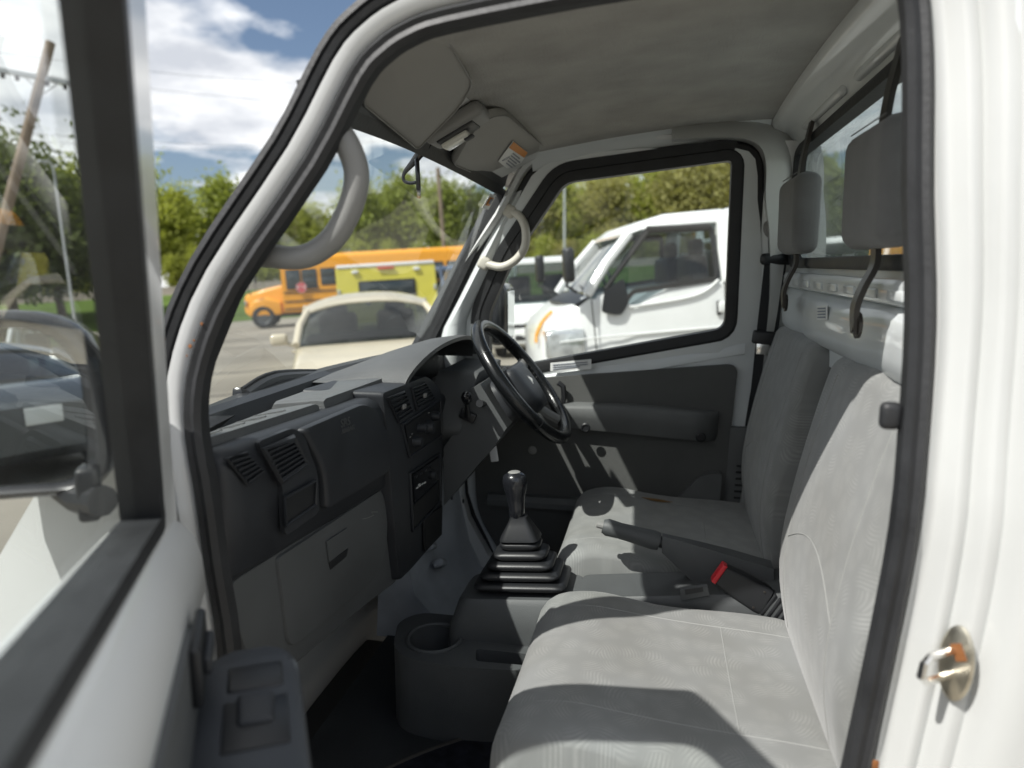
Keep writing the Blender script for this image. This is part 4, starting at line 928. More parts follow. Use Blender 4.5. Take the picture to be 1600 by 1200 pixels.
# ---- gear lever, console, handbrake, buckle
bm = B()
rings = []
for z, hx, hy, cy in [(-.135, .085, .155, .27), (.06, .080, .145, .265), (.112, .074, .130, .262), (.122, .066, .122, .262)]:
    rings.append([V((p.x, p.y, z + .07 * (.262 - p.y) * (1 if z > 0 else 0))) for p in rnd([(-hx, cy - hy), (hx, cy - hy), (hx, cy + hy), (-hx, cy + hy)], .03, 5)])
con = obj('centre_console', loft(bm, rings), 'console_plastic', truck, 40, label='grey plastic centre console below the gear lever')
gl = empty('gear_lever', None, truck); gl.location = (0, .262, .135); gl['label'] = 'gear lever with black pleated rubber boot'
bm = B(); z = 0
Mg = Matrix.Rotation(-.07, 4, 'X')
for k in range(5):
    hx = .064 - .0085 * k; hy = .098 - .0135 * k; z0 = .002 + .0195 * k
    rr = lambda s_: rnd([(-hx * s_, -hy * s_), (hx * s_, -hy * s_), (hx * s_, hy * s_), (-hx * s_, hy * s_)], .022, 5)
    rings = [[Mg @ V((p.x, p.y, zz)) for p in rr(s_)] for s_, zz in [(.86, z0 - .004), (.97, z0), (1.0, z0 + .004), (.985, z0 + .008), (.90, z0 + .011), (.80, z0 + .0135)]]
    bm = B(); loft(bm, rings); obj('boot_pleat', bm, 'black_plastic', gl, 50)
bm = B(); loft(bm, [[Mg @ V((p.x * s_, p.y * s_, zz)) for p in rnd([(-.032, -.042), (.032, -.042), (.032, .042), (-.032, .042)], .018, 5)] for s_, zz in [(1.0, .096), (.95, .102), (.62, .126), (.44, .140), (.42, .144)]]); obj('boot_neck', bm, 'black_plastic', gl, 50)
Mk = Mg @ Matrix.Translation((0, .004, .136)) 
bm = B(); prof = [(.011, 0), (.0145, .006), (.0150, .025), (.0175, .050), (.0222, .070), (.0235, .084), (.0215, .095), (.013, .101), (.0005, .1025)]
lathe(bm, prof, 20, Mk @ Matrix.Scale(1.12, 4, (0, 1, 0))); obj('gear_knob', bm, 'gloss_black', gl, 60)
bm = B(); lathe(bm, [(.013, .1018), (.010, .1035), (0, .104)], 18, Mk); obj('knob_cap', bm, 'handle_grey', gl)
# front tray with cup holder
ct = rnd([(-.185, .37), (-.165, .50), (-.03, .535), (.02, .50), (.02, .10), (-.16, .10)], [.04, .06, .05, .03, .01, .01], 6)
hole = [(V((-.085, .435)) + V((math.cos(a) * .060, math.sin(a) * .056))) for a in [2 * math.pi * k / 22 for k in range(22)]]
slot = rnd([(-.155, .33), (-.11, .34), (-.11, .17), (-.15, .17)], .01, 3)
bm = B(); plate(bm, [ct, hole, slot], lambda u, v, t: V((u, v, .030 - t + .04 * (.37 - v) * 0)), 0, .17); ctr = obj('cup_tray', bm, 'console_plastic', con, 40, label='cup holder tray in front of the gear lever')
bm = B(); tube(bm, [V((p.x, p.y, .030)) for p in hole], .005, 6, closed=True); obj('cup_rim', bm, 'console_plastic', ctr) if False else obj('cup_rim', bm, 'console_plastic', con)
bm = B(); lathe(bm, [(0, 0), (.006, 0), (.007, .003), (.003, .005), (0, .005)], 12, along(U(679, 1087, 'x', -.155), (-1, 0, 0))); obj('screw', bm, 'zinc', con)
# rear console
rc = rnd([(-.065, .14), (.06, .14), (.062, -.33), (-.068, -.33)], .012, 3)
rings = []
for z, k in [(-.13, 1.04), (.13, 1.0), (.148, .97), (.153, .9)]:
    rings.append([V((p.x * k, p.y, z + (.035 * max(0, min(1, (.04 - p.y) / .12)) if z > 0 else 0) - (.02 * max(0, (p.y - .06) / .08) if z > 0 else 0))) for p in rc])
rco = obj('rear_console', loft(B(), rings), 'console_plastic', truck, 40, label='dark console between the seats')
bm = B(); P = [U(a, b, 'x', -.062) for a, b in [(1062, 918), (1105, 912), (1108, 926), (1064, 934)]]; loft(bm, [P, [p + V((-.012, 0, 0)) for p in P]]); cp = obj('coin_slot', bm, 'console_plastic', rco)
bm = B(); P = [U(a, b, 'x', -.075) for a, b in [(1070, 921), (1098, 917), (1099, 924), (1071, 929)]]; loft(bm, [P, [p + V((-.001, 0, 0)) for p in P]]); obj('slot', bm, 'black_plastic', rco)
# handbrake
h0, h1, h2, h3 = [U(a, b, 'x', .03) for a, b in [(942, 822), (1030, 846), (1090, 872), (1205, 915)]]
gr = [h0.lerp(h1, t) for t in (0, .08, .3, .6, .9, 1.0)]
hb = obj('handbrake', tube(B(), gr, [.0140, .0185, .0170, .0185, .0205, .0185], 14), 'console_plastic', truck, 60, label='grey handbrake lever with a push button')
bm = B(); d = (h0 - h1).normalized(); tube(bm, [h0 - d * .01, h0 + d * .012, h0 + d * .014], [.007, .007, .004], 10); obj('push_button', bm, 'handle_grey', hb)
bm = B(); tube(bm, [h1 - (h1 - h0).normalized() * .002, h1 + (h1 - h0).normalized() * .008], .0125, 12); obj('collar', bm, 'black_plastic', hb)
rings = []
for t, w_, h_ in [(0, .013, .019), (.25, .020, .030), (.6, .027, .044), (1.0, .030, .056)]:
    p = (h1 + V((0, -.006, 0))).lerp(h3, t); rings.append([p + V((a * w_, 0, b * h_)) for a, b in [(-.7, .8), (.7, .8), (1, .2), (1, -2.2 * t - 1), (-1, -2.2 * t - 1), (-1, .2)]])
obj('lever_cover', loft(B(), rings), 'console_plastic', hb, 40)
# buckle
b0, b1 = U(1126, 896, 'x', -.055), U(1222, 955, 'x', -.055)
d = (b1 - b0).normalized(); sd_ = V((1, 0, 0)); up_ = sd_.cross(d).normalized()
if up_.z < 0: up_ = -up_
Mb = basis(d, up_, sd_, b0)
bl = (b1 - b0).length
bm = B(); loft(bm, [[Mb @ V((x, y, z)) for y, z in rnd([(-h_, -.015), (h_, -.015), (h_, .015), (-h_, .015)], .007, 3)] for x, h_ in [(.0, .021), (.03, .025), (.085, .0285), (.096, .027)]])
bk_ = obj('belt_buckle', bm, 'black_plastic', truck, 40, label='black seat belt buckle with a red release button')
bm = B(); box(bm, (-.003, .0, 0), (.012, .043, .024), .003, 2, M=Mb); obj('release_button', bm, 'red_plastic', bk_)
for k in range(5):
    bm = B(); box(bm, (.103 + k * .012, 0, 0), (.008, .050 - k * .001, .028), .003, 2, M=Mb); obj('bellows', bm, 'black_plastic', bk_)
for xx, yy in ((.082, .019), (.082, -.019)):
    bm = B(); lathe(bm, [(0, 0), (.0025, 0), (.002, .0015), (0, .0015)], 8, Mb @ Matrix.Translation((xx, yy, -.015)) @ Matrix.Rotation(math.pi, 4, 'X')); obj('rivet', bm, 'steel_strap', bk_)
# wipers and cowl outside the windscreen
bm = B(); loft(bm, [[V((x, y - .24 * x * x, z)) for y, z in [(.752, .52), (.754, .556), (.80, .552), (.86, .51), (.86, .46)]] for x in [-.6 + 1.2 * i / 12 for i in range(13)]]); obj('cowl', bm, 'black_plastic', truck, 40)
for (a, b, c) in [((385, 608), (435, 582), (520, 578)), ]:
    P = [U(px, py + 9, 'y', .775) for px, py in (a, b, c)]
    bm = B(); tube(bm, smooth_path(P, 5), .011, 8); wp = obj('wiper', bm, 'black_plastic', truck, label='black wiper lying on the cowl outside the windscreen')
    bm = B(); tube(bm, [p + V((0, .008, .012)) for p in smooth_path(P, 5)], .004, 6); obj('wiper_blade', bm, 'rubber', wp)
    for k in range(7):
        p = P[0].lerp(P[2], .06 + k * .13) + V((0, .02, -.002)); bm = B(); box(bm, p, (.05, .03, .022), .006, 2, rot=(0, .3, .2)); obj('wiper_link', bm, 'gloss_black', wp)

# ---- outside of the cab and the load bed
bm = B(); loft(bm, [[V((x, y - .16 * (x / .68) ** 4, z)) for y, z in [(.79, .50), (.86, .46), (.90, .20), (.91, -.10), (.90, -.36), (.84, -.38), (.76, -.2), (.74, .48)]] for x in [-.70 + 1.4 * i / 16 for i in range(17)]]); obj('nose_panel', bm, 'white_paint', truck, 50)
for s in (-1, 1):
    pl = rnd([(.615, .56), (.66, .60), (.72, .56), (.84, .40), (.86, -.36), (.70, -.36), (.62, -.12), (.585, .1)], .03, 3)
    bm = B(); plate(bm, [pl], lambda u, v, t: V((s * (.705 - t), u, v)), 0, .05); obj('front_fender', bm, 'white_paint', truck)
    bm = B(); box(bm, (s * .66, .612, .30), (.05, .03, .06), .008, 2); obj('hinge', bm, 'white_paint', truck)
    for y, nm in ((.52, 'w'), (-1.35, 'w')):
        bm = B(); lathe(bm, [(.05, -.06), (.19, -.065), (.245, -.055), (.255, -.03), (.255, .03), (.245, .055), (.18, .065), (.16, .04), (.05, .035)], 28, along((s * .60, y, -.42), (s, 0, 0))); wh = obj('wheel', bm, 'rubber', truck)
        bm = B(); lathe(bm, [(0, .02), (.04, .03), (.10, .01), (.165, .045), (.175, .06), (.16, .055), (.09, -.02), (0, -.02)], 24, along((s * .60, y, -.42), (s, 0, 0))); obj('rim', bm, 'handle_grey', wh)
bm = B(); box(bm, (0, -1.40, -.10), (1.40, 1.92, .05)); bed = obj('load_bed', bm, 'white_paint', truck, label='white load bed behind the cab')
for s in (-1, 1):
    bm = B(); box(bm, (s * .70, -1.40, .065), (.03, 1.92, .28), .008, 2); obj('side_board', bm, 'white_paint', bed)
bm = B(); box(bm, (0, -2.37, .065), (1.40, .03, .28), .008, 2); obj('tail_board', bm, 'white_paint', bed)
bm = B(); box(bm, (0, -.6, -.30), (.70, 3.2, .14), .02); obj('chassis', bm, 'black_plastic', truck)

# ---- loose things in the cab
bm = B()
mo = rnd([(-.60, .20), (-.60, .40), (-.545, .555), (-.38, .60), (-.33, .50), (-.24, .425), (-.16, .33), (-.16, .20)], [.02, .05, .04, .05, .08, .05, .03, .02], 5)
plate(bm, [mo], lambda u, v, t: V((u, v, -.132 + t + .05 * max(0, (v - .48)) * 1.2)), 0, .007)
mt = obj('floor_mat', bm, 'carpet', None, 40); mt.parent = None; mt.matrix_world = ROOTM
tag(mt, 'dark carpet floor mat with stitched edge in the passenger footwell', 'floor mat')
bm = B(); tube(bm, [V((p.x, p.y, -.126 + .06 * max(0, p.y - .48))) for p in mo], .0045, 6, closed=True); obj('bound_edge', bm, 'carpet_edge', mt)
k0 = U(770, 690, 'x', .285)
ky = empty('key_tag', ROOTM); tag(ky, 'white key tag hanging below the steering column', 'key tag')
upT = (MT @ MW.transposed()) @ V((0, 0, 1))
bm = B(); tube(bm, [k0 + V((0, math.cos(t) * .009, math.sin(t) * .011)) for t in [k * math.pi / 6 for k in range(12)]], .0012, 6, closed=True); obj('key_ring', bm, 'chrome', ky)
bm = B(); box(bm, k0 + V((0, -.002, -.030)), (.004, .020, .042), .004, 2, rot=(-.16, 0, 0)); obj('tag', bm, 'tag_white', ky)
# ================================================================ the lot around the truck
mat('asphalt', (.25, .23, .195), .9, bump=.6, bscale=30, var=.28, vscale=.35, spec=.2)
mat('road_asphalt', (.085, .083, .080), .9, bump=.5, bscale=30, var=.2, vscale=.6, spec=.2)
mat('grass', (.075, .115, .028), 1, bump=1, bscale=20, var=.35, vscale=.5, spec=.05)
mat('gravel_shoulder', (.26, .23, .18), 1, var=.2, vscale=1)
mat('concrete', (.24, .215, .18), .9, var=.15, vscale=1)
mat('crack_seal', (.045, .042, .040), .8)
mat('cream_paint', (.52, .465, .35), .3, coat=.6, var=.03)
mat('bus_yellow', (.72, .31, .012), .35, coat=.4, var=.05)
mat('lime_paint', (.58, .53, .08), .35, coat=.4, var=.05)
mat('car_white', (.68, .69, .685), .3, coat=.6, var=.03)
mat('dark_blue_paint', (.03, .05, .09), .25, coat=.6)
mat('dark_grey_paint', (.055, .062, .070), .25, coat=.7)
mat('car_glass', (.030, .040, .045), .06, spec=.8)
mat('car_glass_blue', (.10, .17, .26), .06, spec=.8)
mat('tyre', (.016, .016, .017), .8, bump=.3, bscale=60)
mat('alloy', (.5, .5, .5), .3, metal=.9)
mat('headlamp', (.62, .64, .64), .12, metal=.55, var=.35, vscale=14, coat=.6)
mat('lamp_red', (.45, .02, .02), .2, coat=.5)
mat('amber', (.75, .33, .02), .4)
mat('stop_red', (.50, .03, .04), .5)
mat('timber_pole', (.20, .155, .115), .9, bump=.6, bscale=8, var=.2, vscale=2, stretch=(1, 1, .08))
mat('galvanised', (.45, .47, .48), .45, metal=.6)
mat('wire', (.03, .03, .03), .6)
mat('bark', (.13, .10, .075), .95, bump=1, bscale=10, var=.3, vscale=2)
def leafmat(name, c):
    m = mat(name, c, .75, var=.45, vscale=.35, spec=.2); t = m.node_tree; b = t.nodes['Principled BSDF']
    tr = t.nodes.new('ShaderNodeBsdfTranslucent'); tr.inputs[0].default_value = (c[0] * 1.5, c[1] * 1.5, c[2] * .8, 1)
    mx = t.nodes.new('ShaderNodeMixShader'); mx.inputs[0].default_value = .4; o = [n for n in t.nodes if n.type == 'OUTPUT_MATERIAL'][0]
    t.links.new(b.outputs[0], mx.inputs[1]); t.links.new(tr.outputs[0], mx.inputs[2]); t.links.new(mx.outputs[0], o.inputs[0])
leafmat('leaf_spring', (.30, .33, .075)); leafmat('leaf_mid', (.24, .28, .075)); leafmat('leaf_dark', (.10, .125, .04)); leafmat('leaf_bronze', (.30, .285, .115))

def structure(name, bm, m): o = obj(name, bm, m); o['kind'] = 'structure'; return o
# lot, grass bank, far road
def ground_z(d): return 0.0 if d < 46 else (1.9 * ((d - 46) / 24) if d < 70 else 1.9)
bm = B(); rings = []
for d in (0.01, 2, 5, 9, 14, 20, 28, 36, 46):
    rings.append([V((d * math.cos(a), d * math.sin(a), 0)) for a in [2 * math.pi * k / 72 for k in range(72)]])
loft(bm, rings, caps=False); structure('ground', bm, 'asphalt')
bm = B(); rings = []
for d in (46.0, 50, 56, 62, 68, 70): rings.append([V((d * math.cos(a), d * math.sin(a), ground_z(d) - .01 + .1 * math.sin(a * 9 + d) * (46 < d < 69))) for a in [2 * math.pi * k / 72 for k in range(72)]])
loft(bm, rings, caps=False); structure('grass_bank', bm, 'grass')
bm = B(); rings = [[V((d * math.cos(a), d * math.sin(a), z)) for a in [2 * math.pi * k / 72 for k in range(72)]] for d, z in [(70, 1.89), (70.02, 1.93), (75, 1.95), (75.02, 1.9)]]
loft(bm, rings, caps=False); structure('road', bm, 'gravel_shoulder')
bm = B(); rings = [[V((d * math.cos(a), d * math.sin(a), z)) for a in [2 * math.pi * k / 72 for k in range(72)]] for d, z in [(75, 1.9), (110, 2.2), (300, 3), (2500, 5)]]
loft(bm, rings, caps=False); structure('terrain', bm, 'grass')
# sealed cracks in the lot
random.seed(4)
for k in range(9):
    d0 = 10 + k * 3.4; a0 = R(62 - k * 2.2); pts = []
    for j in range(14):
        a = a0 - R(4 + k * .3) * j * .62; d = d0 * (1 + .012 * math.sin(j * 1.7 + k)) + random.uniform(-.06, .06) - j * .12
        pts.append(V((d * math.cos(a), d * math.sin(a), .004 + .0005 * k)))
    bm = B(); rings = []
    for i, p in enumerate(pts):
        t = (pts[min(i + 1, 13)] - pts[max(i - 1, 0)]).normalized(); s_ = V((-t.y, t.x, 0)) * random.uniform(.03, .08); rings.append([p - s_, p + s_])
    loft(bm, rings, closed=False, caps=False); structure('tar_seam', bm, 'crack_seal')

# ---------------------------------------------------------------- vehicles
def rrect(hw, z0, z1, r, n=4, top=1.0):
    """cross-section: half width, floor, top, radius; top narrows the upper edge"""
    P = rnd([(-hw, z0), (hw, z0), (hw * top, z1), (-hw * top, z1)], [r * .5, r * .5, r, r], n); return P
def hull(bm, st, n=4):
    loft(bm, [[V((p.x, y, p.y)) for p in rrect(hw, z0, z1, r, n, top)] for y, hw, z0, z1, r, top in st]); return bm
def place(name, label, cat, pos, heading, group=None):
    o = empty(name, Matrix.Translation(V((pos[0], pos[1], pos[2] if len(pos) > 2 else 0))) @ Matrix.Rotation(heading - math.pi / 2, 4, 'Z')); tag(o, label, cat, group); return o
def wheels(root, hw, ys, r=.31, wd=.2, m='alloy'):
    for s in (-1, 1):
        for y in ys:
            M = along((s * (hw - wd / 2), y, r), (s, 0, 0)); bm = B()
            lathe(bm, [(r * .55, -wd / 2), (r * .9, -wd / 2), (r, -wd * .35), (r, wd * .35), (r * .9, wd / 2), (r * .62, wd / 2), (r * .6, wd * .3)], 24, M); wh = obj('wheel', bm, 'tyre', root)
            bm = B(); lathe(bm, [(0, wd * .42), (r * .2, wd * .44), (r * .5, wd * .36), (r * .62, wd * .48), (r * .64, wd * .3), (0, wd * .1)], 18, M); obj('rim', bm, m, wh)
def P3(root, name, pts, nvec, th, m, parent=None, label=None):
    """flat slab through the points, thickness th along nvec"""
    bm = B(); nv = V(nvec) * th; loft(bm, [[V(p) for p in pts], [V(p) + nv for p in pts]]); return obj(name, bm, m, parent or root, 30, label)
def bx(root, name, c, s, r, m, parent=None, rot=None):
    bm = B(); box(bm, c, s, r, 2, rot=rot); return obj(name, bm, m, parent or root)

def sedan(label, pos, heading, paint, cat='car'):
    root = place('sedan', label, cat, pos, heading)
    bm = B(); hull(bm, [(2.33, .70, .32, .58, .12, .92), (2.25, .80, .22, .66, .12, .93), (2.0, .87, .20, .76, .12, .92), (1.4, .90, .18, .87, .12, .90), (.80, .91, .18, .95, .10, .90), (.2, .91, .18, .98, .08, .92), (-.8, .91, .18, 1.0, .08, .92), (-1.6, .90, .18, 1.02, .12, .88), (-2.1, .85, .22, .98, .14, .88), (-2.35, .76, .35, .80, .12, .9)])
    body = obj('body', bm, paint, root, 40)
    def arch(y, hw, z0, zt, cr_): return [V((hw * (-1 + 2 * k / 12) * (1 - .0 * k), y, zt - cr_ * abs(-1 + 2 * k / 12) ** 2.6)) for k in range(13)] + [V((hw, y, z0)), V((-hw, y, z0))]
    st_ = [(1.02, .80, .93, .965, .02), (.70, .79, .93, 1.17, .08), (.42, .75, .93, 1.34, .12), (.20, .73, .93, 1.405, .13), (-.3, .73, .94, 1.435, .13), (-.8, .72, .95, 1.40, .13), (-1.2, .74, .96, 1.24, .10), (-1.6, .78, .98, 1.05, .05)]
    bm = B(); loft(bm, [arch(*q) for q in st_]); gh = obj('glasshouse', bm, 'dark_tint', root, 50)
    bm = B(); loft(bm, [[p_ + V((0, 0, o_)) for p_ in arch(*q)[:13]] + [p_ + V((0, 0, o_ - .02)) for p_ in reversed(arch(*q)[:13])] for q, o_ in [((.40, .70, 0, 1.355, .10), .012), ((.20, .715, 0, 1.41, .115), .018), ((-.3, .72, 0, 1.44, .12), .022), ((-.8, .71, 0, 1.405, .12), .02), ((-.95, .70, 0, 1.35, .11), .014)]]); obj('roof', bm, paint, root, 60)
    bx(root, 'cabin_dash', (0, .72, .97), (1.4, .35, .12), .05, 'black_plastic')
    for sx_ in (-.36, .36):
        st2 = bx(root, 'seat_back', (sx_, -.25, .98), (.48, .16, .5), .07, 'black_plastic', rot=(.2, 0, 0)); bx(root, 'head_restraint', (sx_, -.30, 1.25), (.26, .10, .16), .05, 'black_plastic', st2)
    bm = B(); tube(bm, [(-.36 + .18 * math.cos(t), .42 + .05 * math.sin(t), 1.0 + .17 * math.sin(t)) for t in [k * math.pi / 8 for k in range(16)]], .014, 6, closed=True); obj('steering_wheel', bm, 'black_plastic', root)
    for s in (-1, 1):
        for (a, b) in [((s * .80, 1.02, .94), (s * .69, .36, 1.27)), ((s * .76, -.25, .96), (s * .72, -.22, 1.33)), ((s * .79, -1.5, 1.0), (s * .70, -.85, 1.30))]:
            bm = B(); tube(bm, [a, V(a).lerp(V(b), .5) + V((s * .022, 0, .03)), b], .042, 8); obj('pillar', bm, paint, root)
        bm = B(); box(bm, (s * 1.0, .72, 1.0), (.19, .11, .13), .04, 3); mr = obj('door_mirror', bm, paint, root)
        bm = B(); tube(bm, [(s * .86, .72, .93), (s * .95, .72, .97)], .025, 8); obj('mirror_stem', bm, paint, mr)
        bm = B(); hull(bm, [(2.24, .12, .58, .68, .03, .8), (2.08, .16, .56, .72, .04, .85), (1.85, .14, .66, .74, .03, .9)]); bmesh.ops.translate(bm, vec=(s * .70, .03, .0), verts=bm.verts[:]); obj('headlight', bm, 'headlamp', root)
        bm = B(); hull(bm, [(-2.34, .15, .72, .88, .03, .9), (-2.2, .17, .72, .92, .03, .9)]); bmesh.ops.translate(bm, vec=(s * .64, -.02, 0), verts=bm.verts[:]); obj('tail_light', bm, 'lamp_red', root)
        for y in (.55, -.45): bx(root, 'door_handle', (s * .915, y - .55, .80), (.03, .18, .03), .01, paint)
    bx(root, 'grille', (0, 2.31, .52), (.62, .06, .14), .02, 'black_plastic')
    bx(root, 'front_plate', (0, 2.36, .42), (.34, .02, .17), .005, 'paper_white')
    pl = bx(root, 'rear_plate', (0, -2.37, .70), (.34, .02, .17), .005, 'paper_white')
    # wipers, rear view mirror and dashboard seen through the glass
    bm = B(); tube(bm, [(-.6, 1.0, .955), (.1, .98, .975)], .012, 6); obj('wiper', bm, 'black_plastic', root)
    bm = B(); tube(bm, [(.0, 1.0, .955), (.62, .96, .97)], .012, 6); obj('wiper', bm, 'black_plastic', root)
    bx(root, 'screen_sticker', (-.02, .385, 1.322), (.06, .012, .035), .002, 'tag_white', rot=(R(-35), 0, 0))
    wheels(root, .90, (1.42, -1.38), .32)
    return root
def facing(p): return math.atan2(CW.y - p.y, CW.x - p.x)
p = GW(578, 540, 9.3); sedan('cream saloon car parked nose-on in front of the windscreen', (p.x, p.y), facing(p) + R(1), 'cream_paint')

def van(label, pos, heading, paint, name='van', L_=3.4, Hh=1.88, hw=.78, group=None, glass='tint_glass'):
    root = place(name, label, 'van', pos, heading, group); f = L_ / 2
    bm = B(); hull(bm, [(f + .02, hw - .06, .30, .80, .08, .97), (f - .10, hw, .22, .98, .10, .97), (f - .35, hw, .22, 1.06, .08, .98), (0, hw, .22, 1.08, .06, .99), (-f + .1, hw, .24, 1.08, .06, .99), (-f, hw - .04, .30, 1.0, .06, .98)]); obj('body', bm, paint, root, 40)
    bm = B(); hull(bm, [(f - .20, hw - .03, 1.02, 1.10, .03, .98), (f - .72, hw - .05, 1.04, Hh - .08, .10, .88), (f - .95, hw - .05, 1.04, Hh - .04, .10, .88), (-f + .2, hw - .05, 1.04, Hh - .04, .10, .9), (-f + .04, hw - .05, 1.04, Hh - .2, .10, .92)]); obj('glasshouse', bm, glass, root, 40)
    bm = B(); hull(bm, [(f - .70, .62, Hh - .11, Hh - .06, .03, .96), (f - 1.0, .66, Hh - .09, Hh + .01, .05, .92), (0, .67, Hh - .08, Hh + .03, .05, .92), (-f + .1, .66, Hh - .12, Hh, .05, .92)]); obj('roof', bm, paint, root, 40)
    for s in (-1, 1):
        for (a, b) in [((s * (hw - .04), f - .22, 1.06), (s * .66, f - .76, Hh - .06)), ((s * (hw - .02), f - 1.35, 1.06), (s * .68, f - 1.3, Hh - .05)), ((s * (hw - .02), -f + .9, 1.06), (s * .68, -f + .9, Hh - .05)), ((s * (hw - .03), -f + .1, 1.06), (s * .67, -f + .15, Hh - .06))]:
            bm = B(); tube(bm, [a, b], .045, 8); obj('pillar', bm, paint, root)
        bm = B(); box(bm, (s * (hw + .12), f - .35, 1.18), (.14, .10, .22), .03, 3); obj('door_mirror', bm, 'black_plastic', root)
        bm = B(); box(bm, (s * (hw - .2), f - .04, .76), (.26, .12, .17), .03, 3); obj('headlight', bm, 'headlamp', root)
        bm = B(); box(bm, (s * (hw - .16), f + .005, .42), (.12, .06, .10), .02, 3); obj('fog_light', bm, 'headlamp', root)
    bx(root, 'cabin_dash', (0, f - .42, 1.10), (1.3, .3, .14), .05, 'black_plastic')
    for sx_ in (-.35, .35): bx(root, 'seat_back', (sx_, f - 1.35, 1.25), (.46, .16, .6), .06, 'black_plastic')
    bx(root, 'grille', (0, f + .012, .62), (.8, .04, .07), .01, 'black_plastic'); bx(root, 'lower_grille', (0, f + .022, .40), (.62, .04, .10), .02, 'black_plastic')
    bx(root, 'number_plate', (0, f + .045, .50), (.33, .02, .16), .004, 'paper_white')
    for a, b in (((-.5, f - .25, 1.13), (.0, f - .30, 1.16)), ((.0, f - .25, 1.13), (.55, f - .30, 1.16))):
        bm = B(); tube(bm, [a, b], .012, 6); obj('wiper', bm, 'black_plastic', root)
    wheels(root, hw, (f - .60, -f + .55), .28)
    return root
p = GW(842, 470, 15.5); van('white van standing behind the white cab truck, facing us', (p.x, p.y), facing(p) - R(6), 'car_white')
p = GW(1335, 400, 15.0); van('white van seen through the rear window of the cab', (p.x, p.y), facing(p) + R(70), 'car_white', Hh=1.86, L_=4.2)

